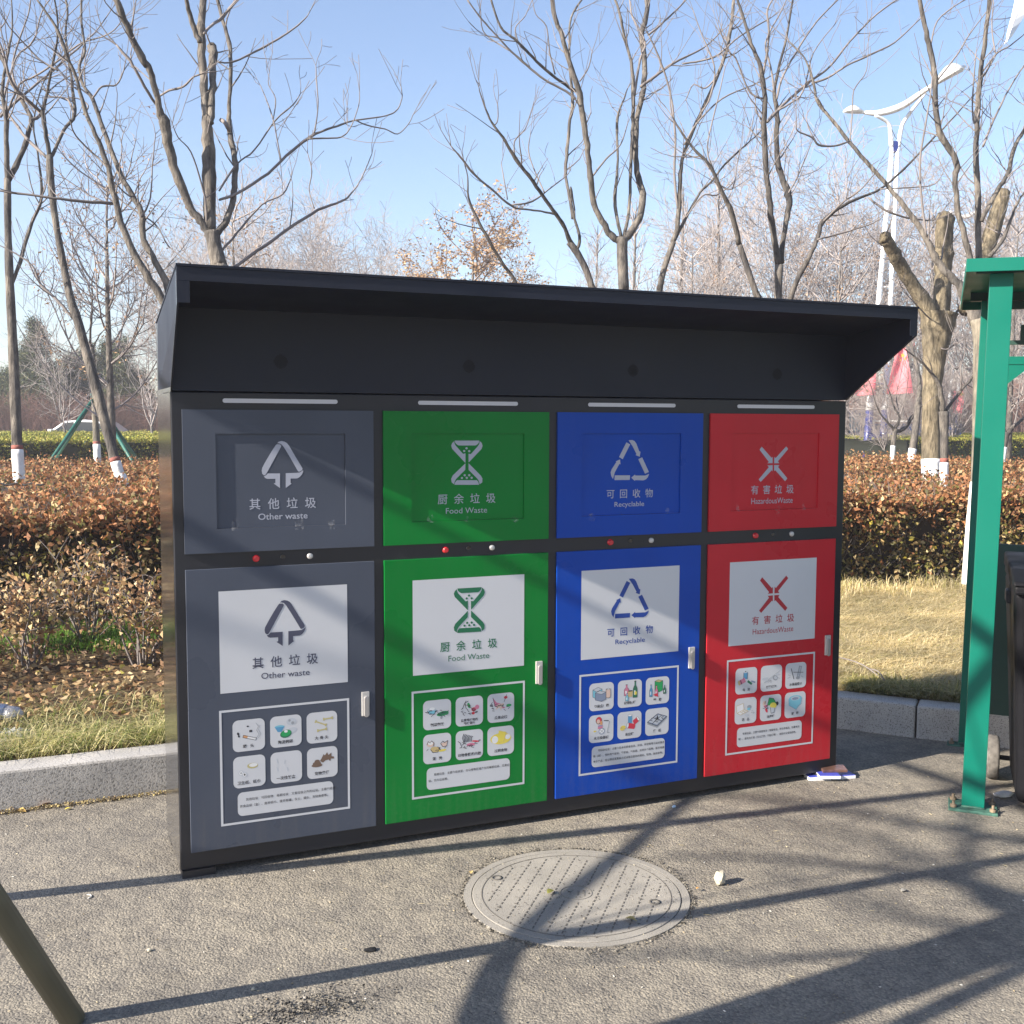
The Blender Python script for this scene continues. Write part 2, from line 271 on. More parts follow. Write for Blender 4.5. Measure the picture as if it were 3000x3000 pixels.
EMB = [
  ( (0.2818,1.4434,0.4372,1.6195) ,[[(0.378,0.952),(0.42,0.986),(0.483,1.0),(0.558,0.985),(0.613,0.956),(0.667,0.895),(0.817,0.662),(0.967,0.44),(0.986,0.403),(0.966,0.371),(0.901,0.342),(0.873,0.355),(0.678,0.663),(0.529,0.883),(0.474,0.937),(0.42,0.952)],[(0.345,0.913),(0.373,0.932),(0.447,0.927),(0.479,0.896),(0.459,0.859),(0.29,0.593),(0.122,0.328),(0.094,0.292),(0.053,0.276),(0.012,0.311),(0.0,0.379),(0.015,0.439),(0.098,0.571),(0.239,0.776)],[(0.144,0.316),(0.437,0.312),(0.432,0.002),(0.282,0.1),(0.324,0.114),(0.325,0.199),(0.133,0.202),(0.079,0.22),(0.052,0.257),(0.107,0.28)],[(0.575,0.315),(0.839,0.319),(0.909,0.325),(0.966,0.354),(1.0,0.378),(0.999,0.341),(0.965,0.281),(0.908,0.225),(0.852,0.201),(0.69,0.199),(0.689,0.108),(0.716,0.093),(0.571,0.0)]] ),
  ( (0.2817,1.4404,0.4165,1.6187) ,[[(0.114,1.0),(0.896,0.998),(0.875,0.943),(0.818,0.904),(0.772,0.889),(0.237,0.891),(0.185,0.913),(0.133,0.95)],[(0.184,0.113),(0.82,0.104),(0.866,0.066),(0.889,0.0),(0.107,0.012),(0.122,0.066)],[(0.102,0.989),(0.032,0.946),(0.001,0.886),(0.032,0.816),(0.44,0.505),(0.453,0.505),(0.453,0.716),(0.378,0.701),(0.139,0.891),(0.102,0.946)],[(0.906,0.987),(0.975,0.943),(1.0,0.877),(0.969,0.812),(0.564,0.513),(0.552,0.513),(0.551,0.704),(0.626,0.695),(0.856,0.878),(0.9,0.932)],[(0.453,0.491),(0.046,0.219),(0.0,0.144),(0.016,0.067),(0.092,0.022),(0.108,0.077),(0.154,0.141),(0.447,0.345)],[(0.552,0.491),(0.944,0.208),(0.998,0.141),(0.992,0.054),(0.907,0.011),(0.888,0.077),(0.844,0.132),(0.552,0.344)],[(0.524,0.827),(0.513,0.808),(0.487,0.801),(0.461,0.809),(0.45,0.827),(0.461,0.845),(0.487,0.853),(0.513,0.845)],[(0.45,0.766),(0.438,0.748),(0.412,0.74),(0.386,0.748),(0.375,0.767),(0.386,0.785),(0.412,0.792),(0.438,0.785)],[(0.611,0.761),(0.599,0.743),(0.573,0.735),(0.547,0.743),(0.536,0.761),(0.547,0.78),(0.573,0.787),(0.599,0.78)],[(0.465,0.22),(0.454,0.202),(0.428,0.195),(0.401,0.203),(0.391,0.222),(0.401,0.24),(0.428,0.247),(0.454,0.239)],[(0.611,0.219),(0.599,0.2),(0.573,0.193),(0.547,0.201),(0.536,0.22),(0.547,0.238),(0.573,0.246),(0.599,0.238)],[(0.378,0.16),(0.367,0.142),(0.341,0.135),(0.315,0.143),(0.304,0.162),(0.315,0.18),(0.341,0.187),(0.367,0.179)],[(0.533,0.161),(0.522,0.142),(0.496,0.135),(0.47,0.143),(0.458,0.162),(0.47,0.18),(0.496,0.187),(0.522,0.179)],[(0.688,0.161),(0.677,0.142),(0.651,0.135),(0.625,0.143),(0.614,0.162),(0.625,0.181),(0.651,0.188),(0.677,0.179)]] ),
  ( (0.2541,1.4435,0.4436,1.6185) ,[[(0.398,0.946),(0.495,0.892),(0.306,0.534),(0.212,0.589)],[(0.452,0.996),(0.55,1.0),(0.608,0.974),(0.655,0.909),(0.731,0.725),(0.765,0.713),(0.746,0.588),(0.635,0.633),(0.663,0.654),(0.553,0.855),(0.506,0.92)],[(0.71,0.53),(0.809,0.577),(0.992,0.211),(0.891,0.169)],[(1.0,0.163),(0.966,0.081),(0.92,0.033),(0.851,0.006),(0.639,0.017),(0.625,0.0),(0.533,0.078),(0.631,0.156),(0.637,0.13),(0.896,0.125),(0.954,0.146)],[(0.107,0.143),(0.5,0.137),(0.494,0.024),(0.101,0.027)],[(0.063,0.054),(0.017,0.13),(0.0,0.216),(0.026,0.291),(0.148,0.471),(0.126,0.482),(0.238,0.529),(0.251,0.406),(0.223,0.421),(0.106,0.214)]] ),
  ( (0.2672,1.4269,0.4276,1.587) ,[[(0.081,0.999),(0.424,0.677),(0.463,0.706),(0.468,0.526),(0.285,0.523),(0.335,0.565),(0.008,0.91)],[(0.926,1.0),(1.0,0.924),(0.65,0.579),(0.703,0.523),(0.52,0.52),(0.524,0.706),(0.57,0.67)],[(0.286,0.465),(0.469,0.47),(0.474,0.292),(0.443,0.325),(0.072,0.0),(0.0,0.069),(0.34,0.414)],[(0.521,0.47),(0.705,0.468),(0.661,0.41),(0.994,0.084),(0.919,0.002),(0.565,0.324),(0.526,0.299)]] ),
]
# ------------------------------------------------------------------ ground, kerb, bed
def poly_sheet(name, pts, z, mat, kind='structure'):
    bm = bmesh.new(); vs = [bm.verts.new((x, y, z)) for x, y in pts]; f = bm.faces.new(vs)
    if f.normal.z < 0: f.normal_flip()
    bmesh.ops.triangulate(bm, faces=bm.faces[:])
    me = bpy.data.meshes.new(name); bm.to_mesh(me); bm.free(); me.materials.append(mat)
    o = link(name, me); o['kind'] = kind; return o
poly_sheet('asphalt_road', [(-120, -120), (140, -120), (140, 1.1), (-120, 1.1)], 0.0, M_asphalt)
# kerb line: along the cabinet, then bending towards the road on the right
KL = [(-40.0, 1.03)] + [(x, 1.03) for x in (-30, -20, -12, -8, -5.2, -4.2, -3.2, -2.2, -1.2, 0.8, 1.8, 2.7)]
KL += [(3.05, 0.995), (3.40, 0.862), (3.826, 0.345), (4.40, -0.275), (5.07, -1.02), (5.74, -1.76), (6.4, -2.5), (8.4, -4.7), (12.4, -9.1), (40, -40)]
KL = [Vector((x, y)) for x, y in KL]
def offs(i, d):
    a = (KL[min(i + 1, len(KL) - 1)] - KL[max(i - 1, 0)]).normalized(); n = Vector((-a.y, a.x))
    return KL[i] + n * d
bed = [tuple(offs(i, 0.05)) for i in range(len(KL))] + [(400, -40), (600, 900), (-500, 900), (-500, 1.08)]
poly_sheet('planting_bed_ground', bed, 0.163, M_soil)
kr = empty('kerb'); tag(kr, 'pale granite kerb bending round behind the waste station', 'kerb')
for i in range(len(KL) - 1):
    mb = MB(); g = 0.004
    a, b = KL[i], KL[i + 1]; L = (b - a).length
    pts = []
    for j, sgn in ((i, 1), (i + 1, -1)):
        t = (b - a).normalized() * g * sgn
        for d in (0.0, 0.165): pts.append(offs(j, d) + t)
    A, A2, B, B2 = pts; h = 0.181 + 0.002 * math.sin(i * 5.3)
    mb.add([(A.x, A.y, -0.05), (B.x, B.y, -0.05), (B2.x, B2.y, -0.05), (A2.x, A2.y, -0.05), (A.x, A.y, h), (B.x, B.y, h), (B2.x, B2.y, h), (A2.x, A2.y, h)],
           [(0, 3, 2, 1), (4, 5, 6, 7), (0, 1, 5, 4), (1, 2, 6, 5), (2, 3, 7, 6), (3, 0, 4, 7)])
    mb.build('kerbstone', M_kerb, kr, bevel=0.012)

# ------------------------------------------------------------------ the waste station
ST = empty('waste_station', (0, 0, 0))
tag(ST, 'black waste sorting station with grey, green, blue and red bin doors under a sloping canopy', 'recycling station')
X0, X1 = -0.037, 3.008
P = 0.75; DW = 0.7107
zb, zt, ub, ut = 0.0926, 1.1518, 1.2099, 1.7344
# body shell with openings closed behind the doors
mb = MB(); mb.box(X0, X1, 0.010, 0.47, 0.028, 1.797)
body = mb.build('body', M_black, ST, bevel=0.004)
def tprism(prof, off=0.0):            # the canopy widens a little towards its front lip
    n = len(prof); xl = lambda y: X0 - .022 * max(0, min(1, -y / .43)) - off
    m = MB(); m.add([(xl(y), y, z) for y, z in prof] + [(X1 + .001 + off, y, z) for y, z in prof], [list(range(n))[::-1], [n + i for i in range(n)]] + [(i, (i + 1) % n, n + (i + 1) % n, n + i) for i in range(n)]); return m
PR = [(0.008, 1.802), (-0.424, 2.069), (-0.424, 2.184), (0.43, 2.072), (0.46, 2.0), (0.46, 1.802)]; XL = X0 - .022
mb = MB(); mb.prism_x([(0.0088, 1.8015), (0.0088, 2.098), (-0.4235, 2.154), (-0.4235, 2.183), (0.43, 2.0715), (0.459, 2.0), (0.459, 1.8015)], X0 + .0065, X1 - .0115); mb.build('canopy', M_canopy, ST)
for a in (0, 1):                          # triangular gussets at both ends, with a folded return at the front
    m = MB(); xa = (lambda y: X0 - .022 * max(0, min(1, -y / .43))) if a == 0 else (lambda y: X1 + .001); xb = (lambda y: xa(y) + .006) if a == 0 else (lambda y: X1 - .011)
    m.add([(xa(y), y, z) for y, z in PR] + [(xb(y), y, z) for y, z in PR], [list(range(6)), [6 + i for i in range(6)]] + [(i, (i + 1) % 6, 6 + (i + 1) % 6, 6 + i) for i in range(6)]); m.build('canopy_gusset', M_canopy, ST)
    m = MB(); x0_, x1_ = (XL, XL + .040) if a == 0 else (X1 - .038, X1 + .0012); m.box(x0_, x1_, -.4262, -.4243, 2.0695, 2.1388); m.build('canopy_return', M_canopy, ST)
mb = MB(); mb.box(XL, X1 + 0.0015, -0.4265, -0.4238, 2.139, 2.1838); mb.build('canopy_rim', M_canopy, ST, bevel=0.0008)
xq = lambda y: X0 - .0009 - .022 * max(0, min(1, -y / .43))
for PQ in ([(0.0, 1.805), (-0.418, 2.07), (-0.418, 2.18), (0.0, 2.125)], [(0.0, 1.797), (0.0, 2.125), (0.43, 2.068), (0.456, 2.0), (0.456, 1.797)]):
    mb = MB(); mb.add([(xq(y), y, z) for y, z in PQ], [list(range(len(PQ)))]); mb.build('side_cladding', M_blackside, ST)
tprism([(-0.431, 2.1845), (0.445, 2.0745), (0.445, 2.080), (-0.431, 2.1925)], .002).build('roof_sheet', M_canopy, ST)
mb = MB(); mb.prism_x([(0.02, 0.03), (0.02, 1.795), (0.455, 1.795), (0.455, 0.03)], X0 - 0.0012, X0 - 0.0001); mb.build('side_sheet', M_blackside, ST)
for x in (X0 + 0.004, X1 - 0.124):
    for y in (0.0, 0.36):
        mb = MB(); mb.box(x, x + 0.12, y, y + 0.1, 0.0, 0.027); mb.build('foot', M_black, ST)
# perforated speaker grills on the sloping canopy
sl = Vector((0, 0, 1))
for i in range(4):
    c = Vector((0.3585 + P * i, 0.0080, 1.914))
    mb = MB(); u = Vector((1, 0, 0))
    for k in range(-6, 7):
        for l in range(-6, 7):
            if k * k + l * l > 38: continue
            q = c + u * k * 0.0041 + sl * l * 0.0041
            mb.add([q + (u * math.cos(a) + sl * math.sin(a)) * 0.0017 for a in (0, 1.047, 2.094, 3.14, 4.19, 5.24)], [(5, 4, 3, 2, 1, 0)])
    o = mb.build('speaker_grill', plain('hole_black', (0.003, 0.003, 0.003), 0.9), ST)

def rrect(x0, z0, x1, z1, r, n=5):
    pts = []
    for cx, cz, a0 in ((x1 - r, z1 - r, 0), (x0 + r, z1 - r, 90), (x0 + r, z0 + r, 180), (x1 - r, z0 + r, 270)):
        for k in range(n + 1):
            a = math.radians(a0 + 90 * k / n); pts.append((cx + r * math.cos(a), cz + r * math.sin(a)))
    return pts
DG = [None]
def text_shape(body, weight=0.0, space=1.0):
    c = bpy.data.curves.new('t', 'FONT'); c.body = body; c.resolution_u = 3; c.offset = weight; c.space_character = space
    o = bpy.data.objects.new('t', c); COL.objects.link(o)
    dg = bpy.context.evaluated_depsgraph_get(); me = bpy.data.meshes.new_from_object(o.evaluated_get(dg))
    vs = [(v.co.x, v.co.y) for v in me.vertices]; fs = [tuple(p.vertices) for p in me.polygons]
    bpy.data.objects.remove(o); bpy.data.meshes.remove(me); bpy.data.curves.remove(c)
    return vs, fs
def put_text(mb, body, bb, y, mi=0, weight=0.0, keep=False):       # fit the text into the box (x0, z0, x1, z1)
    vs, fs = text_shape(body, weight)
    if not vs: return
    a0, a1 = min(v[0] for v in vs), max(v[0] for v in vs); b0, b1 = min(v[1] for v in vs), max(v[1] for v in vs)
    x0, z0, x1, z1 = bb; sx = (x1 - x0) / (a1 - a0); sz = (z1 - z0) / (b1 - b0)
    mb.add([(x0 + (v[0] - a0) * sx, y, z0 + (v[1] - b0) * sz) for v in vs], fs, mi)
def put_cjk(mb, body, xc, zc, h, pitch, y, mi=0, weight=0.0, wr=1.0):     # a row of characters, centred
    n = len(body); x = xc - (n - 1) * pitch / 2
    for ch in body:
        if ch not in ' 　':
            vs, fs = text_shape(ch, weight)
            if vs: mb.add([(x + (v[0] - 0.5) * h * wr, y, zc + (v[1] - 0.38) * h) for v in vs], fs, mi)
        x += pitch
def put_line(mb, body, x, z, h, y, mi=0, weight=0.0):                       # running text from the left
    vs, fs = text_shape(body, weight)
    if vs: mb.add([(x + v[0] * h, y, z + v[1] * h) for v in vs], fs, mi)

def emblem(mb, i, bb, y, mi=0):
    x0, z0, x1, z1 = bb
    for p in EMB[i][1]:
        # triangulate through bmesh-free fan is wrong for concave shapes, so keep them as n-gons
        mb.add([(x0 + a * (x1 - x0), y, z0 + b * (z1 - z0)) for a, b in p], [list(range(len(p)))], mi)

CN = ['其他垃圾', '厨余垃圾', '可回收物', '有害垃圾']; EN = ['Other waste', 'Food Waste', 'Recyclable', 'HazardousWaste']
COLNAME = ['grey', 'green', 'blue', 'red']
UPC = [((0.2335, 1.3655, 0.4852, 1.4066), (0.2665, 1.3263, 0.4517, 1.350)), ((0.2241, 1.3655, 0.4742, 1.4059), (0.2589, 1.327, 0.4368, 1.3495)),
       ((0.2348, 1.3705, 0.4648, 1.4085), (0.2746, 1.327, 0.4205, 1.3545)), ((0.2259, 1.371, 0.4644, 1.4115), (0.2295, 1.327, 0.4597, 1.353))]
LOC_ = [((0.2340, 0.7675, 0.4840, 0.8093), (0.2674, 0.7255, 0.4513, 0.749), (0.2823, 0.8456, 0.4373, 1.0206)), ((0.2305, 0.770, 0.4795, 0.810), (0.266, 0.729, 0.4440, 0.7525), (0.2895, 0.8411, 0.4243, 1.0244)),
        ((0.2407, 0.775, 0.4697, 0.811), (0.2823, 0.7325, 0.4287, 0.760), (0.2596, 0.8476, 0.4474, 1.0219)), ((0.2412, 0.773, 0.4786, 0.8115), (0.247, 0.728, 0.4749, 0.7535), (0.2799, 0.8256, 0.4396, 0.9909))]
def wordmark(i, cjk, en, y, mat, w, parent):
    mb = MB(); mi = 0
    x0, z0, x1, z1 = cjk; h = (z1 - z0) / 0.93; wd = h * 0.98
    for k, ch in enumerate(CN[i]):
        mb = MB(); put_cjk(mb, ch, x0 + wd / 2 + k * (x1 - x0 - wd) / 3, (z0 + z1) / 2, h, 0, y, mi, w); mb.build('character', mat, parent)
    mb = MB(); put_text(mb, EN[i], en, y, mi, 0.008 if i in (0, 2) else 0.0); mb.build('english_lettering', mat, parent)

# colours of the small printed drawings
PC = dict(k=(0.03, 0.03, 0.04), w=(0.75, 0.75, 0.76), g=(0.3, 0.32, 0.35), l=(0.5, 0.53, 0.58), b=(0.1, 0.3, 0.5), c=(0.2, 0.5, 0.62), t=(0.55, 0.42, 0.2), o=(0.65, 0.33, 0.15), y=(0.75, 0.62, 0.1),
          e=(0.02, 0.33, 0.1), d=(0.03, 0.16, 0.09), n=(0.17, 0.11, 0.08), r=(0.6, 0.04, 0.07), p=(0.6, 0.2, 0.3), s=(0.68, 0.5, 0.42), u=(0.22, 0.27, 0.38), v=(0.5, 0.44, 0.2))
def E(c, x, y, rx, ry=None, rot=0, n=14):
    ry = ry or rx; q = math.radians(rot)
    return (c, [(x + rx * math.cos(a) * math.cos(q) - ry * math.sin(a) * math.sin(q), y + rx * math.cos(a) * math.sin(q) + ry * math.sin(a) * math.cos(q)) for a in [2 * math.pi * k / n for k in range(n)]])
def L_(c, w, *pts):
    out = []; w = w * (1.5 if c == 'k' else 1.25)
    for (x0, y0), (x1, y1) in zip(pts[:-1], pts[1:]):
        d = math.hypot(x1 - x0, y1 - y0) or 1; nx, ny = -(y1 - y0) / d * w / 2, (x1 - x0) / d * w / 2
        out.append((c, [(x0 + nx, y0 + ny), (x0 - nx, y0 - ny), (x1 - nx, y1 - ny), (x1 + nx, y1 + ny)]))
    return out
def G(c, *pts): return (c, list(pts))
def R_(c, x, y, w, h, rot=0):
    q = math.radians(rot); return (c, [(x + a * w / 2 * math.cos(q) - b * h / 2 * math.sin(q), y + a * w / 2 * math.sin(q) + b * h / 2 * math.cos(q)) for a, b in ((-1, -1), (1, -1), (1, 1), (-1, 1))])
def bone(x, y, l, rot, c='v'):
    q = math.radians(rot); dx, dy = math.cos(q) * l / 2, math.sin(q) * l / 2; k = 0.028
    o = [R_(c, x, y, l, 0.045, rot)]
    for s in (-1, 1): o += [E(c, x + s * dx - dy / l * k * 1.6, y + s * dy + dx / l * k * 1.6, .03), E(c, x + s * dx + dy / l * k * 1.6, y + s * dy - dx / l * k * 1.6, .03)]
    return o
def box3(c, top, side, x, y, w, h, d):
    return [G(c, (x, y), (x + w, y - d * .4), (x + w, y + h - d * .4), (x, y + h)), G(side, (x + w, y - d * .4), (x + w + d, y), (x + w + d, y + h), (x + w, y + h - d * .4)), G(top, (x, y + h), (x + w, y + h - d * .4), (x + w + d, y + h), (x + d, y + h + d * .35))] + L_('k', .008, (x, y), (x + w, y - d * .4), (x + w + d, y), (x + w + d, y + h), (x + d, y + h + d * .35), (x, y + h), (x, y)) + L_('k', .008, (x, y + h), (x + w, y + h - d * .4), (x + w + d, y + h))
def bottle(c, x, y, w, h, cap='k'):
    return [G(c, (x - w / 2, y), (x + w / 2, y), (x + w / 2, y + h * .55), (x + w * .18, y + h * .75), (x + w * .18, y + h), (x - w * .18, y + h), (x - w * .18, y + h * .75), (x - w / 2, y + h * .55)), R_(cap, x, y + h, w * .42, h * .06), R_('w', x - w * .1, y + h * .3, w * .3, h * .28)] + L_('k', .007, (x - w / 2, y), (x + w / 2, y), (x + w / 2, y + h * .55), (x + w * .18, y + h * .75)) + L_('k', .007, (x - w / 2, y), (x - w / 2, y + h * .55), (x - w * .18, y + h * .75))
def scribble(c, seed, x0, y0, x1, y1, n, w=.012, l=.09):
    r = random.Random(seed); o = []
    for _ in range(n):
        x, y, a = r.uniform(x0, x1), r.uniform(y0, y1), r.uniform(-.9, .9); o += L_(c, w, (x, y), (x + l * math.cos(a) * .5, y + l * math.sin(a) * .5 + .01), (x + l * math.cos(a), y + l * math.sin(a)))
    return o
def can_(c, x, y, w, h, rot=0):
    q = math.radians(rot); dx, dy = -math.sin(q) * h / 2, math.cos(q) * h / 2
    return [R_(c, x, y, w, h, rot), E(c, x - dx, y - dy, w / 2, w * .2, rot), E('k', x + dx, y + dy, w / 2 + .008, w * .2 + .008, rot), E('w', x + dx, y + dy, w / 2, w * .2, rot)]
ICON = [
 [ # other waste
  ('烟 头', [E('k', .47, .79, .035, .025), R_('k', .56, .63, .09, .07), E('k', .17, .58, .035, .05, 20), E('k', .19, .5, .03, .035), R_('o', .40, .47, .14, .075, -18), R_('w', .58, .4, .26, .07, -18)] + L_('k', .01, (.33, .52), (.74, .39), (.72, .32), (.31, .45), (.33, .52)) + L_('g', .012, (.74, .4), (.82, .5), (.74, .64), (.8, .76), (.72, .88)) + L_('g', .01, (.78, .38), (.88, .5), (.8, .66), (.86, .8))),
  ('陶瓷碗碟', [E('c', .3, .66, .16, .06), G('b', (.15, .66), (.45, .66), (.36, .5), (.24, .5)), E('l', .68, .8, .16, .12), E('g', .62, .84, .04), E('g', .72, .75, .05), E('l', .7, .52, .15, .09, 10), E('d', .5, .42, .19, .13, 12), E('e', .5, .44, .16, .1, 12), E('w', .5, .5, .06, .045)]),
  ('大 骨 头', bone(.46, .64, .36, -24) + bone(.7, .77, .28, 4) + bone(.5, .42, .28, 6)),
  ('卫生纸、纸巾', [E('v', .6, .68, .17, .09), E('w', .62, .7, .13, .06), E('l', .24, .48, .08, .09), E('w', .24, .48, .055, .065), E('g', .24, .48, .025, .03), E('l', .35, .42, .08, .09), E('w', .35, .42, .055, .065), E('k', .35, .42, .025, .035)]),
  ('一次性饭盒', L_('l', .02, (.2, .8), (.23, .66)) + L_('l', .02, (.47, .74), (.43, .62)) + L_('l', .02, (.2, .54), (.23, .4)) + L_('l', .02, (.52, .5), (.55, .36))),
  ('宠物粪便', [E('n', .32, .43, .18, .06), E('n', .32, .49, .14, .07), E('n', .33, .56, .09, .06), G('n', (.42, .56), (.5, .7), (.54, .78), (.58, .73), (.66, .83), (.7, .73), (.8, .8), (.8, .68), (.88, .66), (.89, .59), (.78, .6), (.76, .52), (.7, .58), (.6, .56), (.52, .5))])],
 [ # food waste
  ('剩菜剩饭', [E('l', .3, .68, .16, .08), G('c', (.15, .66), (.48, .66), (.4, .54), (.22, .54)), E('w', .32, .72, .1, .05), E('e', .7, .52, .22, .08, 8), E('d', .68, .53, .17, .05, 8), G('g', (.6, .4), (.7, .46), (.68, .34), (.62, .34))] + L_('k', .01, (.15, .66), (.22, .54), (.4, .54), (.48, .66)) + scribble('k', 3, .06, .44, .8, .66, 16) + scribble('d', 4, .5, .46, .86, .58, 14)),
  ('盆景等植物的|残枝落叶', [E('e', .48, .7, .05, .1, 20), E('r', .66, .55, .09, .07), E('p', .78, .62, .08, .08), E('r', .64, .42, .06, .05), E('p', .66, .56, .04, .03)] + L_('k', .014, (.25, .6), (.3, .74), (.38, .88)) + L_('k', .014, (.38, .6), (.34, .8), (.46, .86)) + L_('n', .014, (.3, .74), (.48, .7), (.62, .55)) + scribble('k', 9, .12, .42, .78, .7, 20)),
  ('瓜果皮核', [G('p', (.2, .88), (.28, .56), (.62, .6), (.34, .7)), G('s', (.36, .62), (.62, .66), (.5, .4), (.46, .52), (.3, .44)), E('r', .68, .85, .07, .05), E('e', .8, .56, .1, .05), E('k', .15, .6, .06, .025), E('p', .6, .5, .06, .03)] + L_('k', .012, (.2, .88), (.28, .56), (.62, .6)) + L_('k', .012, (.62, .7), (.68, .85), (.72, .95)) + scribble('k', 12, .06, .42, .84, .66, 16)),
  ('蛋 壳', [E('t', .42, .48, .17, .1, -8), E('s', .26, .68, .14, .1), E('w', .26, .71, .09, .06), G('s', (.62, .66), (.88, .72), (.84, .56), (.7, .54)), E('y', .68, .42, .15, .04, 4)] + L_('k', .012, (.13, .66), (.18, .78), (.24, .72), (.3, .79), (.38, .7), (.36, .6)) + L_('k', .012, (.26, .5), (.34, .38), (.52, .38), (.6, .52), (.5, .56)) + L_('k', .012, (.62, .66), (.7, .74), (.76, .68), (.88, .74), (.84, .56), (.7, .54), (.62, .66)) + scribble('k', 5, .1, .42, .8, .5, 5)),
  ('动物骨骼和内脏', [E('p', .55, .5, .16, .06), E('r', .72, .6, .14, .03, -8)] + sum([L_('k', .016, (.3 + i * .045, .6), (.24 + i * .055, .78 - abs(i - 2) * .01), (.3 + i * .055, .9 - i * .02)) for i in range(7)], []) + L_('k', .014, (.08, .66), (.16, .6), (.22, .44), (.14, .42)) + scribble('k', 21, .14, .4, .84, .62, 18)),
  ('过期食物', [E('y', .5, .58, .4, .2), E('w', .28, .56, .12, .13), E('w', .76, .62, .1, .09), G('t', (.42, .44), (.62, .46), (.72, .78), (.42, .88)), G('y', (.4, .46), (.6, .46), (.7, .8), (.42, .86))])],
 [ # recyclable
  ('包装盒/箱', box3('c', 'l', 'c', .14, .52, .16, .26, .22) + box3('u', 'l', 'u', .24, .4, .26, .26, .18) + box3('s', 'w', 's', .68, .46, .1, .3, .08)),
  ('玻璃瓶罐', bottle('p', .36, .44, .2, .4) + bottle('d', .72, .34, .18, .6) + [G('t', (.44, .38), (.6, .38), (.62, .6), (.42, .6)), E('k', .52, .6, .1, .025)] + bottle('c', .38, .24, .12, .28) + [E('y', .74, .5, .05, .07)]),
  ('塑 胶', box3('e', 'v', 'e', .38, .5, .2, .36, .14) + bottle('b', .22, .3, .12, .44) + bottle('p', .45, .3, .13, .4) + bottle('d', .8, .36, .11, .32, 'b') + [G('r', (.3, .36), (.54, .26), (.5, .42))]),
  ('未污染器械', [E('n', .4, .8, .13, .14), E('r', .4, .82, .11, .11), E('s', .38, .77, .07, .08), E('o', .5, .7, .05, .08), R_('p', .46, .56, .2, .14), R_('b', .46, .6, .18, .03), E('u', .52, .4, .13, .12), E('w', .52, .4, .1, .09), E('l', .28, .38, .07, .06), E('y', .24, .42, .06, .03)] + L_('g', .014, (.42, .31), (.62, .49)) + L_('g', .014, (.42, .49), (.62, .31)) + L_('k', .02, (.6, .78), (.8, .76)) + L_('g', .02, (.84, .74), (.74, .32), (.84, .32))),
  ('易拉罐', can_('b', .52, .72, .17, .28) + can_('r', .56, .46, .2, .28, 78) + can_('r', .78, .64, .18, .2, -55) + [E('y', .22, .42, .12, .09, 20)] + scribble('t', 8, .1, .34, .26, .46, 8)),
  ('废 纸', [G('u', (.08, .52), (.5, .34), (.92, .66), (.52, .8)), G('g', (.08, .52), (.5, .34), (.5, .27), (.09, .44)), G('g', (.5, .34), (.92, .66), (.91, .59), (.5, .27)), G('l', (.14, .53), (.5, .39), (.85, .66), (.52, .76))] + L_('k', .014, (.28, .44), (.7, .73)) + L_('k', .014, (.32, .67), (.72, .5)) + L_('k', .012, (.08, .52), (.5, .34), (.92, .66), (.52, .8), (.08, .52)) + scribble('k', 2, .2, .5, .7, .66, 12) + [G('k', (.46, .58), (.5, .78), (.56, .6))])],
 [ # hazardous
  ('电 池', [R_('b', .46, .7, .18, .26), E('l', .46, .84, .09, .03), R_('k', .46, .87, .05, .03), R_('p', .32, .5, .28, .18, 20), E('t', .17, .44, .05, .1, 20), R_('k', .26, .47, .03, .18, 20), R_('d', .66, .42, .24, .09, -35), R_('u', .82, .44, .2, .06, -20)] + L_('k', .01, (.37, .57), (.37, .83)) + L_('k', .01, (.55, .57), (.55, .83))),
  ('灯管灯泡', [R_('l', .5, .52, .72, .07, 28), R_('w', .5, .53, .7, .03, 28), E('l', .22, .5, .16, .05, 4), E('g', .68, .5, .12, .1, -30), E('l', .7, .5, .08, .06, -30)] + L_('g', .012, (.16, .34), (.9, .76)) + L_('g', .012, (.8, .6), (.92, .6)) + L_('g', .012, (.78, .5), (.9, .46)) + scribble('g', 31, .3, .36, .5, .46, 5)),
  ('水银温度计', [R_('g', .66, .62, .14, .5, -14), R_('l', .67, .64, .07, .4, -14), E('g', .6, .4, .1, .06), R_('k', .34, .58, .03, .46, 18)] + L_('g', .014, (.12, .56), (.26, .5)) + L_('g', .014, (.1, .42), (.24, .46)) + L_('k', .014, (.38, .64), (.86, .6)) + L_('g', .014, (.76, .46), (.86, .4))),
  ('药 品', [G('w', (.1, .44), (.42, .56), (.38, .8), (.06, .72)), G('w', (.1, .44), (.26, .36), (.62, .48), (.42, .56)), E('g', .66, .64, .1, .07), E('c', .64, .56, .08, .05), E('l', .56, .32, .09, .05)] + L_('t', .014, (.1, .44), (.42, .56), (.38, .8), (.06, .72), (.1, .44), (.26, .36), (.62, .48), (.42, .56)) + scribble('t', 41, .2, .44, .46, .5, 6) + scribble('g', 42, .74, .38, .88, .5, 6, l=.05)),
  ('油漆罐', [G('e', (.34, .62), (.42, .9), (.62, .86), (.76, .66), (.6, .58)), E('k', .8, .64, .07, .08), E('y', .62, .58, .16, .12, -10), G('l', (.48, .52), (.7, .48), (.66, .3), (.52, .28)), E('s', .2, .7, .08, .1), E('p', .26, .58, .08, .06), E('r', .3, .42, .05, .1, 25)] + L_('k', .012, (.34, .62), (.42, .9), (.62, .86), (.76, .66)) + L_('k', .012, (.48, .52), (.52, .28), (.66, .3), (.7, .48)) + scribble('k', 51, .12, .42, .34, .74, 10)),
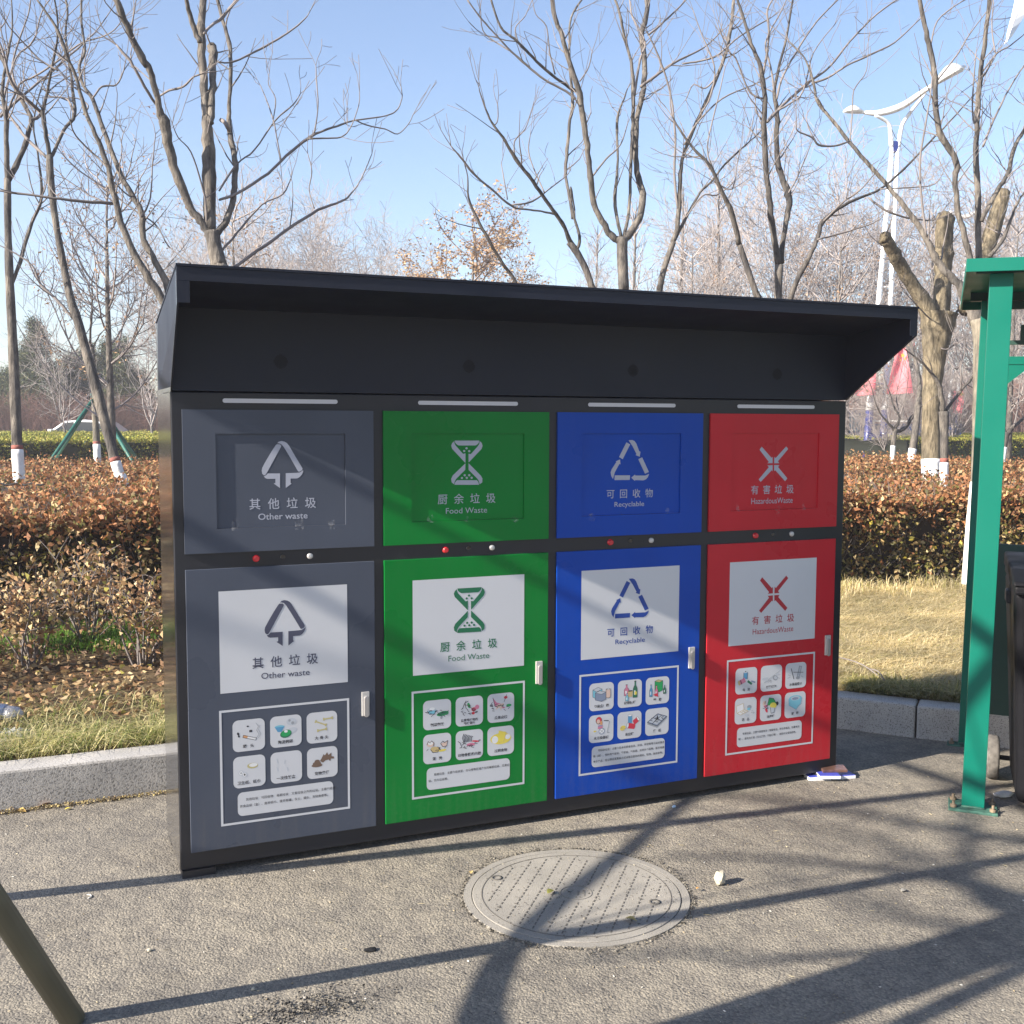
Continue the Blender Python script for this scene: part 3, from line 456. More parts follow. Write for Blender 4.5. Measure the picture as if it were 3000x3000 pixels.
  ('胶 带', [G('c', (.18, .74), (.2, .5), (.4, .38), (.55, .3), (.76, .5), (.82, .76)), E('c', .5, .75, .32, .13), E('l', .5, .76, .22, .08), E('u', .5, .75, .16, .055)] + L_('u', .012, (.18, .74), (.2, .5), (.56, .3), (.64, .44), (.8, .52), (.82, .76)))]]
DESC = [['　　其他垃圾　可回收物　易腐垃圾　又害垃圾之外的垃圾。主要包括废', '弃食品袋（盒）、废弃纸巾、废弃瓶罐、灰土、烟头、宠物粪便等。'],
        ['　　易腐垃圾　主要包括食堂、办公楼等区域产生的餐厨垃圾、瓜果垃', '圾、花卉垃圾等。'],
        ['　　可回收垃圾：主要包括未经患者血液、体液、排泄物等污染的输液', '瓶（袋）、塑料类包装袋、包装盒、包装箱、纸质外包装物、废弃电器', '电子产品、经过擦拭或熏蒸方式消毒后废弃的病床、轮椅、输液架等。'],
        ['　　有害垃圾、主要包括废电池（镉镍电池、氧化汞电池、铅蓄电池', '等）、废荧光灯管（日光灯管、节能灯等）、废胶片及废相纸等。']]
CARD = ['cigarette stub and ash', 'broken bowls and plates', 'three large bones', 'toilet paper and tissues', 'faint lunch box', 'brown pet droppings',
        'leftover rice and greens', 'plant trimmings with pink flowers', 'melon rind and fruit peel', 'egg shells', 'ribs and offal', 'expired yellow food',
        'packing boxes', 'glass bottles and jar', 'plastic bottles and can', 'figure in a wheelchair and drip stand', 'red and blue drink cans', 'tied stack of waste paper',
        'coloured batteries', 'lamp tubes and bulbs', 'thermometers', 'medicine box', 'paint tins', 'roll of blue tape']
PCM = {}
def pcm(c):
    if c not in PCM: PCM[c] = plain('print_' + c, PC[c], 0.4)
    return PCM[c]
for i in range(4):
    ox = P * i
    def sh(b): return (b[0] + ox, b[1], b[2] + ox, b[3])
    # upper flap: a frame with a recessed printed window
    up = empty('flap'); up.parent = ST; up['label'] = COLNAME[i] + ' upper flap'
    wx0, wx1, wz0, wz1 = ox + 0.1155, ox + 0.5985, 1.2985, 1.6465
    mb = MB(); Y0, Y1 = 0.0, 0.0095
    mb.box(ox, ox + DW, Y0, Y1, wz1, ut); mb.box(ox, ox + DW, Y0, Y1, ub, wz0); mb.box(ox, wx0, Y0, Y1, wz0, wz1); mb.box(wx1, ox + DW, Y0, Y1, wz0, wz1)
    mb.build('flap_frame', PAINT[i], up)
    mb = MB(); mb.box(wx0 + .0005, wx1 - .0005, 0.0070, 0.0097, wz0 + .0005, wz1 - .0005); mb.build('window_panel', PAINT[i], up)
    mb = MB(); e = EMB[i][0]; emblem(mb, i, sh(e), 0.0064); mb.build('emblem', M_print, up)
    wordmark(i, sh(UPC[i][0]), sh(UPC[i][1]), 0.0062, M_print, 0.006, up)
    # adhesive tape marks
    rr = random.Random(i + 5)
    mb = MB()
    if 'tape' not in MATS:
        m, t, p = new_mat('clear_tape'); p.inputs['Base Color'].default_value = (.8, .8, .8, 1); p.inputs['Roughness'].default_value = .3
        nz = t.nodes.new('ShaderNodeTexNoise'); nz.inputs['Scale'].default_value = 60; nz.inputs['Detail'].default_value = 6; tc = t.nodes.new('ShaderNodeTexCoord'); t.links.new(tc.outputs['Object'], nz.inputs[0])
        mr = t.nodes.new('ShaderNodeMapRange'); mr.inputs[1].default_value = .45; mr.inputs[2].default_value = .75; mr.inputs[3].default_value = 0.0; mr.inputs[4].default_value = .22; t.links.new(nz.outputs[0], mr.inputs[0]); t.links.new(mr.outputs[0], p.inputs['Alpha']); MATS['tape'] = m
    for k in range(3):
        tx = ox + (0.16, 0.33, 0.53)[k] + rr.uniform(-.03, .03) + (0.1 if i == 0 and k == 1 else 0); tz = 1.285 + rr.uniform(-.01, .01); w = rr.uniform(.018, .035); h = rr.uniform(.03, .045)
        mb = MB(); hh = h * rr.uniform(.8, 1); mb.add([(tx, -.0006, tz), (tx + w, -.0006, tz + .002), (tx + w, -.0006, wz0), (tx, -.0006, wz0), (tx + w, .0058, wz0 + .003), (tx + .002, .0058, wz0 + .003), (tx + w * rr.uniform(.9, 1.1), .0058, tz + h), (tx + .003, .0058, tz + hh)], [(0, 1, 2, 3), (3, 2, 4, 5), (5, 4, 6, 7)]); mb.build('tape_mark', MATS['tape'], up)
    # controls between flap and door
    zc = 1.1825
    mb = MB(); M = Matrix.Translation((ox + 0.257, 0.010, zc)) @ Matrix.Rotation(math.pi / 2, 4, 'X')
    mb.lathe([(.0135, 0), (.0135, .004), (.011, .005), (.011, .012), (.009, .0135)], 20, M); o = mb.build('push_button', M_redbtn, ST); o['label'] = 'red push button of the %s unit' % COLNAME[i]
    mb = MB(); M = Matrix.Translation((ox + 0.356, 0.010, zc + .002)) @ Matrix.Rotation(math.pi / 2, 4, 'X'); mb.lathe([(.0105, 0), (.0105, .003), (.008, .0035), (.0075, .001)], 18, M); mb.build('sensor_eye', plain('sensor_black', (.006, .006, .008), .12, coat=1), ST)
    mb = MB(); M = Matrix.Translation((ox + 0.459, 0.010, zc)) @ Matrix.Rotation(math.pi / 2, 4, 'X'); mb.lathe([(.0115, 0), (.0115, .006), (.009, .0085), (.004, .009)], 20, M); mb.build('cam_lock', M_chrome, ST)
    mb = MB(); r = rrect(ox + 0.1435, 1.7585, ox + 0.5735, 1.7765, .0089, 6); mb.prism_y(r, 0.0085, 0.0102); o = mb.build('strip_rim', plain('hole_black', (.003, .003, .003), .9), ST)
    mb = MB(); r = rrect(ox + 0.1445, 1.7595, ox + 0.5725, 1.7755, .0079, 6); mb.prism_y(r, 0.0075, 0.0099); mb.build('light_strip', M_strip, ST)
    # lower door
    dr = empty('door'); dr.parent = ST; dr['label'] = COLNAME[i] + ' lower door'
    mb = MB(); mb.box(ox, ox + DW, 0.0, 0.0095, zb, zt); mb.build('door_leaf', PAINT[i], dr, bevel=0.0015)
    mb = MB(); mb.flat([(ox + .116, .684), (ox + .6005, .684), (ox + .6005, 1.067), (ox + .116, 1.067)], -0.0006); mb.build('sign_panel', M_vinyl, dr)
    mb = MB(); emblem(mb, i, sh(LOC_[i][2]), -0.0012); mb.build('emblem', INK[i], dr)
    wordmark(i, sh(LOC_[i][0]), sh(LOC_[i][1]), -0.0012, INK[i], 0.008 if i == 3 else 0.012, dr)
    a0, a1, b0, b1, w = ox + 0.110, ox + 0.605, 0.179, 0.620, 0.0085
    mb = MB(); mb.add([(x, -.0006, z) for x, z in ((a0, b0), (a1, b0), (a1, b1), (a0, b1), (a0 + w, b0 + w), (a1 - w, b0 + w), (a1 - w, b1 - w), (a0 + w, b1 - w))], [(0, 1, 5, 4), (1, 2, 6, 5), (2, 3, 7, 6), (3, 0, 4, 7)])
    mb.build('border_line', M_vinyl, dr)
    for k in range(6):
        cx, cz = ox + 0.158 + (k % 3) * 0.1395, 0.456 - (k // 3) * 0.1395; s = 0.1195
        cap, shapes = ICON[i][k]; keys = []
        mb = MB(); mb.flat(rrect(cx, cz, cx + s, cz + s * 1.01, .021), -0.0006, 0)
        for n_, (c, pts) in enumerate(shapes):
            if c not in keys: keys.append(c)
            mb.add([(cx + a * s, -.0009 - n_ * 0.000012, cz + b * s) for a, b in pts], [list(range(len(pts)))], 2 + keys.index(c))
        lines = cap.split('|')
        for li, ln in enumerate(lines):
            h = .0145 if len(lines) == 1 else .0125
            t_ = ln.replace(' ', ''); n = len(t_); pitch = h * (1.85 if (' ' in ln and n == 2) else 1.35 if ' ' in ln else 1.0)
            put_cjk(mb, t_, cx + s * (.5 if i else .48), cz + s * (.165 if len(lines) == 1 else .2 - li * .11), h, pitch, -.0012, 1, .018, 1.0)
        o = mb.build('icon_card', [M_vinyl, M_ink] + [pcm(c) for c in keys], dr); o['label'] = 'white card with ' + CARD[i * 6 + k]
    mb = MB(); mb.flat(rrect(ox + .1725, .2085, ox + .538, .2995, .019), -.0006, 0)
    n = len(DESC[i]); H = .0115
    for li, ln in enumerate(DESC[i]): put_line(mb, ln, ox + .1795, (.266 if n == 2 else .2765) - li * (.024 if n == 2 else .0235), H, -.0012, 1, .004)
    mb.build('description_card', [M_vinyl, M_ink], dr)
    # handle: plate with a lift paddle
    hx = ox + (.6545 if i == 0 else .6535 if i < 3 else .660); hz = .541 if i == 0 else .599 if i < 3 else .596
    mb = MB(); mb.box(hx, hx + .030, -.008, -.0002, hz + .003, hz + .098); o = mb.build('handle_plate', M_chrome, dr, bevel=.001)
    mb = MB(); mb.prism_y(rrect(hx + .008, hz - .001, hx + .026, hz + .082, .0088, 5), -.015, -.0082); mb.build('handle_paddle', plain('paddle_steel', (.42, .4, .39), .4, metal=.4), dr, bevel=.0015)
# ------------------------------------------------------------------ trees
def catmull(P, k=3):
    out = []; n = len(P)
    for i in range(n - 1):
        p0, p1, p2, p3 = P[max(i - 1, 0)], P[i], P[i + 1], P[min(i + 2, n - 1)]
        for j in range(k):
            t = j / k
            out.append(0.5 * ((2 * p1) + (p2 - p0) * t + (2 * p0 - 5 * p1 + 4 * p2 - p3) * t * t + (3 * p1 - p0 - 3 * p2 + p3) * t ** 3))
    out.append(P[-1]); return out
def lerp_r(R, k=3):
    out = []
    for i in range(len(R) - 1):
        for j in range(k): out.append(R[i] + (R[i + 1] - R[i]) * j / k)
    out.append(R[-1]); return out
UP = Vector((0, 0, 1))
def grow(mb, p, d, r, L, rng, lvl, curl=0.35, knob=0.0, maxl=3, dens=1.0, seg=5, rmin=0.0028):
    n = max(4, int(L / 0.13)); n = min(n, 9); st = L / n
    pts = [p.copy()]; rad = [r]; d = d.normalized()
    for i in range(n):
        d = (d + UP * curl * st * 1.6 + Vector((rng.gauss(0, .13), rng.gauss(0, .13), rng.gauss(0, .10)))).normalized()
        p = p + d * st; pts.append(p.copy()); rad.append(max(rmin, r * (1 - 0.75 * (i + 1) / n)))
    mb.tube(pts, rad, max(3, seg), cap=False)
    if lvl < maxl:
        m = max(1, int(L * 3.2 * dens * rng.uniform(.6, 1.3)))
        for _ in range(m):
            i = rng.randint(1, n - 1) if n > 2 else 1
            t = (pts[i] - pts[i - 1]).normalized(); q = Vector((rng.gauss(0, 1), rng.gauss(0, 1), rng.gauss(0, .6))); q = (q - t * q.dot(t)).normalized()
            grow(mb, pts[i], t * 0.75 + q * 0.8, rad[i] * .62, L * rng.uniform(.28, .55), rng, lvl + 1, curl, knob, maxl, dens, 3, rmin)
OFF = dict(a=(0, 0, 1.932), b=(1000, 0, 1.932), c=(2000, 0, 1.932), d=(0, 900, 3.22), e=(2300, 800, 2.76), f=(0, 0, 1.0))
def traced_tree(label, seed, depth, trunk, limbs, mats, cat='tree', wash=None, twig_d=1.0, twig_len=0.9, sides=10, tw=None, group=None, rmin=0.003, z_foot=0.1):
    rng = random.Random(seed); root = None
    def conv(tagk, pts, dz, bow):
        ox, oy, s = OFF[tagk]; n = len(pts); out = []; rad = []
        Ls = [0.0]
        for (a, b) in zip(pts[:-1], pts[1:]): Ls.append(Ls[-1] + math.hypot(b[0] - a[0], b[1] - a[1]) / s)
        for i, (x, y, w) in enumerate(pts):
            t = Ls[i] / max(Ls[-1], 1e-6); dd = depth + dz * t + bow * math.sin(math.pi * t)
            out.append(at(ox + x / s, oy + y / s, dd)); rad.append(w / s * dd / 3200 / 2 * (.92 if w < 60 else 1))
        return out, rad, dz
    tk, tp = trunk; T, TR, _ = conv(tk, tp, 0, 0)
    foot = T[0].copy(); base = Vector((foot.x, foot.y, z_foot))
    if foot.z > z_foot + .15:
        slope = (T[1] - T[0]); slope = slope / slope.z if slope.z > .01 else UP
        base = foot - slope * (foot.z - z_foot) * 0.6; base.z = z_foot; T.insert(0, base); TR.insert(0, TR[0] * 1.12)
    root = empty('tree' , base); tag(root, label, cat, group)
    def loc(P): return [q - base for q in P]
    Tc, Rc = catmull(loc(T), 4), lerp_r(TR, 4)
    Rc = [r * (1 + rng.uniform(-.05, .05)) for r in Rc]
    mb = MB(); mb.tube(Tc, Rc, sides); mb.build('trunk', mats[0], root)
    if wash:                                  # whitewashed foot: from the ground to the given height
        w1 = wash; idx = [i for i, q in enumerate(Tc) if q.z + base.z < w1]
        pts = [Tc[i] for i in idx]; rr = [Rc[i] + .003 for i in idx]
        if len(idx) < len(Tc):
            j = idx[-1] + 1 if idx else 1; a, b = Tc[j - 1], Tc[j]; t = (w1 - base.z - a.z) / max(1e-5, (b.z - a.z)); pts.append(a + (b - a) * t); rr.append(Rc[j - 1] + (Rc[j] - Rc[j - 1]) * t + .003)
        mb = MB(); mb.tube(pts, rr, sides); mb.build('whitewash', M_wash, root)
        if seed in (1, 2, 3, 13):
            e_ = pts[-1]; dd_ = (pts[-1] - pts[-2]).normalized(); mb = MB(); mb.tube([e_ - dd_ * .002, e_ + dd_ * .05], [rr[-1] - .001] * 2, sides); mb.build('red_band', plain('red_oxide_band', (.26, .09, .07), .9, var=.3, vscale=30), root)
    cm = MB()
    for L in limbs:
        tk, pts = L[0], L[1]; dz = L[2] if len(L) > 2 else rng.uniform(-.9, .9)
        Pw, Rw, _ = conv(tk, pts, dz, rng.uniform(-.15, .15)); Pl = catmull(loc(Pw), 4); Rl = lerp_r(Rw, 4)
        Pl = [q + Vector((rng.gauss(0, 1), rng.gauss(0, 1), rng.gauss(0, 1))) * min(.006, Rl[i] * .14) for i, q in enumerate(Pl)]
        Rl = [max(rmin, r * (1 + rng.uniform(-.05, .06) + (.14 if rng.random() < .08 else 0))) for r in Rl]
        mb = MB(); mb.tube(Pl, Rl, 8 if max(Rl) > .03 else 5); mb.build('limb', mats[1] if max(Rl) > .022 else mats[2], root)
        LL = sum((b - a).length for a, b in zip(Pl[:-1], Pl[1:])); n = int(LL * 2.9 * twig_d)
        for _ in range(n):
            i = rng.randint(max(1, len(Pl) // 4), len(Pl) - 2) if len(Pl) > 4 else 1
            t = (Pl[i] - Pl[i - 1]).normalized(); q = Vector((rng.gauss(0, 1), rng.gauss(0, 1), rng.gauss(0, .5))); q = (q - t * q.dot(t)).normalized()
            grow(cm, Pl[i], t * .7 + q * .9 + UP * .15, min(Rl[i] * .45, .009), twig_len * rng.uniform(.35, 1.0), rng, 1, .5, maxl=2, dens=.8, seg=4, rmin=rmin)
        e = (Pl[-1] - Pl[-2]).normalized()
        if Rl[-1] < .02:
            for _ in range(2): grow(cm, Pl[-1], e + Vector((rng.gauss(0, .3), rng.gauss(0, .3), .15)), Rl[-1] * .8, twig_len * .55, rng, 1, .5, maxl=2, dens=.8, seg=4, rmin=rmin)
    o = cm.build('twigs', tw or mats[2], root); o['kind'] = 'stuff'
    return root
BG = (M_bark, M_bark, M_twig)
traced_tree('grey-trunked bare tree with whitewashed foot, nearest the left edge of the photo', 1, 12.8, ('a', [(110, 2740, 62), (96, 2500, 60), (75, 2000, 58), (55, 1600, 50), (45, 1300, 42), (42, 1010, 42)]),
  [('a', [(45, 1020, 38), (36, 850, 28), (35, 640, 30), (12, 520, 22), (40, 330, 16), (70, 150, 10), (60, -60, 6)]), ('a', [(50, 1020, 36), (130, 850, 30), (170, 720, 30), (175, 660, 26), (110, 550, 25), (60, 450, 22), (10, 330, 20), (-30, 200, 16)]),
   ('a', [(175, 680, 20), (230, 640, 22), (120, 540, 16), (70, 400, 14), (100, 250, 12), (160, 80, 9), (180, -60, 6)]), ('a', [(60, 1640, 20), (110, 1480, 26), (180, 1260, 22), (235, 1120, 20), (215, 880, 12), (190, 700, 10), (240, 480, 8), (330, 330, 6)]),
   ('a', [(40, 640, 16), (110, 480, 12), (200, 430, 12), (320, 350, 12), (450, 250, 10), (620, 190, 8), (700, 100, 5)]), ('a', [(20, 560, 14), (90, 330, 12), (190, 230, 10), (240, 60, 8), (330, -60, 5)]),
   ('a', [(0, 660, 18), (130, 540, 16), (300, 400, 14), (400, 310, 12), (540, 180, 8), (640, 40, 5)])], BG, wash=1.36, twig_d=1.5)
traced_tree('bare tree leaning left over the red-brown hedge, its foot whitewashed', 2, 12.6, ('f', [(360, 1412, 31), (348, 1385, 31), (316, 1270, 32), (285, 1150, 33), (250, 1020, 30), (225, 930, 28), (208, 880, 26), (186, 776, 22), (163, 650, 20), (150, 540, 21), (145, 455, 21)]),
  [('a', [(280, 880, 30), (255, 740, 28), (240, 640, 28), (258, 560, 20), (290, 400, 16), (320, 250, 14), (325, 100, 12), (300, -50, 10)]), ('a', [(265, 890, 20), (150, 785, 18), (90, 700, 18), (40, 640, 14), (-40, 560, 12)]),
   ('a', [(295, 880, 24), (360, 740, 20), (420, 650, 24), (410, 500, 18), (395, 380, 16), (370, 200, 14), (380, 60, 14), (360, -60, 12)]), ('a', [(410, 1800, 16), (335, 1710, 18), (230, 1610, 16), (180, 1500, 12), (60, 1420, 9), (-20, 1380, 6)]),
   ('a', [(240, 640, 20), (130, 540, 22), (60, 450, 18), (20, 300, 14), (-20, 200, 12)]), ('a', [(420, 650, 12), (380, 560, 10), (270, 540, 10), (330, 470, 8), (460, 400, 6)])], BG, wash=1.23, twig_d=1.5)
st3 = traced_tree('slim pale tree propped by green stakes behind the red-brown hedge', 3, 21.5, ('d', [(925, 1560, 72), (905, 1150, 62), (888, 900, 52), (876, 500, 45), (862, 380, 50)]),
  [('d', [(862, 380, 34), (850, 300, 22), (862, 100, 26), (868, -20, 20), (866, -250, 14)]), ('d', [(850, 400, 34), (820, 330, 30), (790, 250, 22), (770, 130, 18), (720, 0, 10)]), ('d', [(880, 380, 16), (935, 270, 13), (1010, 190, 10), (1130, 130, 7)]),
   ('a', [(520, 1700, 12), (600, 1620, 8), (700, 1520, 5)]), ('a', [(515, 1690, 12), (480, 1560, 8), (400, 1450, 5)])], (M_bark_pale, M_bark, M_twig), wash=1.25, twig_d=1.2, twig_len=1.4, rmin=.005)
traced_tree('large multi-stemmed bare tree with a cut stub, rising behind the left end of the canopy', 4, 11.0, ('a', [(1262, 1700, 98), (1240, 1510, 95), (1215, 1400, 82), (1200, 1310, 86)]),
  [('a', [(1180, 1320, 52), (1150, 1270, 45), (1080, 1180, 50), (1010, 1020, 52), (960, 850, 58), (930, 690, 62), (900, 600, 40), (858, 430, 40), (830, 370, 45), (770, 270, 45), (720, 150, 42), (650, -20, 40)], -.8),
   ('a', [(1195, 1330, 62), (1185, 1000, 70), (1178, 800, 65), (1160, 600, 50), (1150, 400, 50), (1135, 220, 50), (1143, 100, 45), (1150, -30, 38)], .2), ('a', [(1130, 240, 35), (1095, 150, 34), (1065, 50, 28), (1050, -40, 26)], -.2),
   ('a', [(1190, 700, 40), (1195, 600, 42), (1203, 450, 42), (1206, 300, 48), (1204, 262, 58)], .4), ('a', [(1225, 1330, 45), (1285, 1240, 42), (1325, 1090, 38), (1332, 980, 36), (1325, 880, 35), (1300, 730, 35), (1298, 600, 24), (1308, 400, 25), (1298, 250, 25), (1262, 120, 22), (1225, -30, 22)], .7),
   ('a', [(1300, 740, 24), (1275, 700, 26), (1255, 675, 26)], .1), ('a', [(1155, 190, 18), (1200, 140, 18), (1260, 100, 20), (1350, -10, 18)], .3), ('a', [(925, 660, 18), (860, 560, 18), (780, 420, 18), (740, 350, 20), (660, 255, 12)], -.4),
   ('a', [(895, 550, 12), (960, 510, 14), (1040, 490, 14), (1090, 440, 12), (1135, 420, 10)], -.2), ('a', [(1235, 350, 8), (1320, 350, 12), (1470, 280, 12), (1600, 205, 12), (1690, 140, 10), (1740, 90, 7)], .5),
   ('a', [(1240, 1130, 16), (1350, 1090, 18), (1520, 980, 18), (1620, 880, 18), (1750, 780, 18), (1830, 740, 14), (1932, 705, 12), (2010, 680, 10), (2160, 660, 8), (2240, 630, 8), (2275, 560, 7), (2270, 490, 5)], 1.2),
   ('a', [(2010, 680, 9), (2090, 712, 9), (2180, 730, 8), (2250, 758, 7), (2310, 705, 6), (2338, 650, 5)], .3), ('a', [(1750, 785, 11), (1830, 782, 11), (1932, 775, 9), (1985, 720, 7), (2030, 600, 6), (2035, 520, 5)], .3),
   ('a', [(1290, 1540, 22), (1430, 1440, 20), (1530, 1370, 20), (1640, 1290, 18), (1800, 1190, 18), (1932, 1140, 14), (1992, 1090, 10), (2050, 1000, 8), (2105, 870, 5)], 1.0),
   ('a', [(1590, 905, 9), (1570, 800, 8), (1550, 690, 9), (1510, 570, 7), (1475, 485, 5)], .2), ('a', [(1240, 1080, 12), (1340, 930, 10), (1440, 850, 10), (1560, 680, 10), (1660, 590, 8), (1700, 530, 5)], .6),
   ('a', [(1780, 755, 8), (1800, 600, 7), (1792, 460, 8), (1788, 370, 5)], .1), ('a', [(1780, 1180, 8), (1750, 1080, 7), (1765, 970, 7), (1742, 870, 5)], .1), ('a', [(1545, 680, 7), (1560, 560, 7), (1520, 480, 5), (1525, 410, 4)], .1),
   ('a', [(1255, 1420, 16), (1340, 1320, 14), (1480, 1160, 12), (1600, 1100, 9), (1650, 1000, 6)], .7), ('a', [(1160, 1340, 14), (1170, 1200, 14), (1140, 1040, 12), (1080, 860, 9), (1010, 780, 7), (975, 700, 5)], -.5)], BG, twig_d=.75, twig_len=.75)
traced_tree('bare tree with two long stems leaning left from behind the left end of the canopy', 5, 11.8, ('a', [(1090, 2040, 66), (960, 1790, 60)]),
  [('a', [(980, 1830, 52), (930, 1715, 50), (850, 1590, 48), (760, 1440, 42), (700, 1300, 40), (650, 1120, 38), (610, 950, 32), (560, 800, 28), (490, 650, 26), (440, 470, 20), (380, 320, 20), (320, 160, 18), (210, 0, 12)], -.6),
   ('a', [(990, 1850, 48), (950, 1640, 44), (880, 1480, 40), (810, 1350, 38), (800, 1200, 36), (720, 1060, 34), (640, 880, 30), (570, 690, 26), (520, 550, 24), (470, 480, 20), (450, 370, 18), (480, 290, 16), (460, 120, 14), (462, -30, 12)], .5),
   ('a', [(640, 1150, 22), (480, 1140, 20), (300, 1120, 16), (100, 1095, 14), (-30, 1075, 12)], -.4), ('a', [(525, 555, 12), (580, 490, 12), (660, 480, 10), (700, 400, 8)], .2), ('a', [(800, 1230, 14), (850, 1120, 10), (865, 900, 9), (880, 760, 6)], .2),
   ('a', [(470, 650, 12), (500, 600, 10), (450, 560, 8), (390, 555, 6)], 0), ('a', [(610, 950, 12), (540, 880, 12), (430, 770, 10), (400, 690, 7)], -.3), ('a', [(330, 400, 14), (230, 340, 12), (150, 260, 10), (50, 150, 7)], -.3),
   ('a', [(860, 1600, 16), (830, 1500, 12), (780, 1450, 12), (740, 1480, 8), (780, 1555, 8), (930, 1525, 7)], .2), ('a', [(1080, 1490, 10), (960, 1400, 9), (880, 1270, 10), (760, 1190, 10), (680, 1130, 8), (560, 1050, 6)], .2)], BG, twig_d=1.1)
traced_tree('tall grey forked tree standing behind the middle of the canopy', 6, 14.0, ('b', [(1605, 1800, 62), (1600, 1660, 60), (1590, 1450, 60), (1590, 1345, 64)]),
  [('b', [(1575, 1360, 50), (1540, 1345, 42), (1490, 1280, 38), (1430, 1150, 36), (1410, 1000, 34), (1390, 820, 34), (1360, 620, 34), (1340, 500, 38), (1290, 350, 30), (1250, 200, 28), (1210, 100, 28), (1188, -30, 26)], -.7),
   ('b', [(1605, 1350, 50), (1640, 1310, 46), (1685, 1235, 42), (1710, 1130, 46), (1682, 1010, 38), (1665, 850, 36), (1680, 650, 34), (1710, 500, 34), (1716, 350, 34), (1700, 200, 34), (1730, 60, 32), (1725, -40, 30)], .8),
   ('b', [(1600, 1350, 24), (1630, 1150, 20), (1640, 900, 20), (1650, 700, 22), (1655, 540, 28), (1640, 350, 20), (1600, 200, 18), (1580, 90, 18), (1540, -30, 14)], .2), ('b', [(1585, 1340, 22), (1555, 1200, 22), (1548, 1120, 24), (1565, 900, 14), (1560, 680, 18), (1600, 560, 10), (1620, 500, 6)], .5),
   ('b', [(1330, 515, 22), (1240, 460, 18), (1130, 370, 18), (1040, 280, 18), (980, 220, 16), (900, 150, 14), (845, -10, 12)], -.8), ('b', [(1325, 560, 16), (1270, 515, 14), (1150, 450, 14), (1050, 370, 14), (960, 290, 12), (860, 180, 10), (780, 90, 10), (715, 0, 8)], -.6),
   ('b', [(955, 288, 9), (860, 230, 9), (800, 170, 7), (788, 60, 6)], -.1), ('b', [(1310, 1240, 20), (1290, 1100, 18), (1270, 1000, 20), (1280, 850, 22), (1290, 700, 20), (1310, 590, 22), (1295, 400, 16), (1290, 250, 14), (1300, 100, 12), (1365, -10, 12)], .4),
   ('b', [(1695, 490, 20), (1780, 430, 18), (1860, 370, 16), (1932, 330, 14), (2050, 270, 10), (2150, 180, 7)], .6), ('b', [(1660, 540, 16), (1690, 340, 14), (1720, 240, 12), (1650, 100, 10), (1630, -20, 8)], .2), ('b', [(1420, 1000, 12), (1500, 900, 12), (1580, 820, 9), (1620, 700, 6)], .2),
   ('b', [(1210, 420, 10), (1180, 300, 9), (1160, 150, 8), (1100, 80, 6), (1080, -20, 5)], -.3), ('b', [(1350, 460, 10), (1400, 380, 8), (1420, 290, 6)], .1), ('b', [(1005, 250, 9), (985, 160, 8), (1040, 90, 6), (1080, 0, 5)], -.1), ('b', [(1735, 200, 14), (1830, 120, 12), (1932, 20, 10)], .3)], BG, twig_d=1.0)
traced_tree('dark bare tree leaning left behind the canopy centre, limbs reaching over the orange tree', 7, 12.6, ('b', [(1440, 1760, 44), (1420, 1640, 40), (1390, 1540, 40), (1340, 1440, 42), (1290, 1370, 42)]),
  [('b', [(1295, 1380, 34), (1265, 1290, 24), (1200, 1190, 24), (1120, 1080, 22), (1060, 990, 22), (985, 900, 24), (930, 800, 18), (870, 720, 14), (830, 650, 12), (790, 540, 8), (778, 495, 5)], -.9),
   ('b', [(1225, 1215, 14), (1130, 1195, 12), (1050, 1185, 12), (965, 1165, 15), (850, 1070, 14), (740, 975, 14), (690, 910, 12), (620, 825, 8)], -.7), ('b', [(1330, 1420, 26), (1350, 1340, 20), (1310, 1200, 16), (1300, 1060, 12), (1320, 1190, 10)], .3),
   ('b', [(990, 1640, 24), (985, 1590, 22), (900, 1470, 20), (830, 1350, 20), (770, 1240, 20), (720, 1120, 14), (715, 1000, 8), (690, 900, 6)], -.4), ('b', [(983, 890, 10), (980, 800, 9), (1040, 730, 7), (1070, 650, 6), (1088, 595, 4)], .2),
   ('b', [(1150, 1090, 9), (1100, 980, 9), (1060, 860, 8), (1070, 765, 5)], .2), ('b', [(860, 715, 9), (885, 680, 8), (884, 590, 6)], .1), ('b', [(940, 1130, 8), (920, 1010, 8), (905, 925, 5)], .1), ('b', [(965, 1160, 12), (1080, 1140, 12), (1190, 1060, 9), (1270, 1000, 6)], .4)], (M_bark_dark, M_bark_dark, M_twig), twig_d=.9, twig_len=.7)
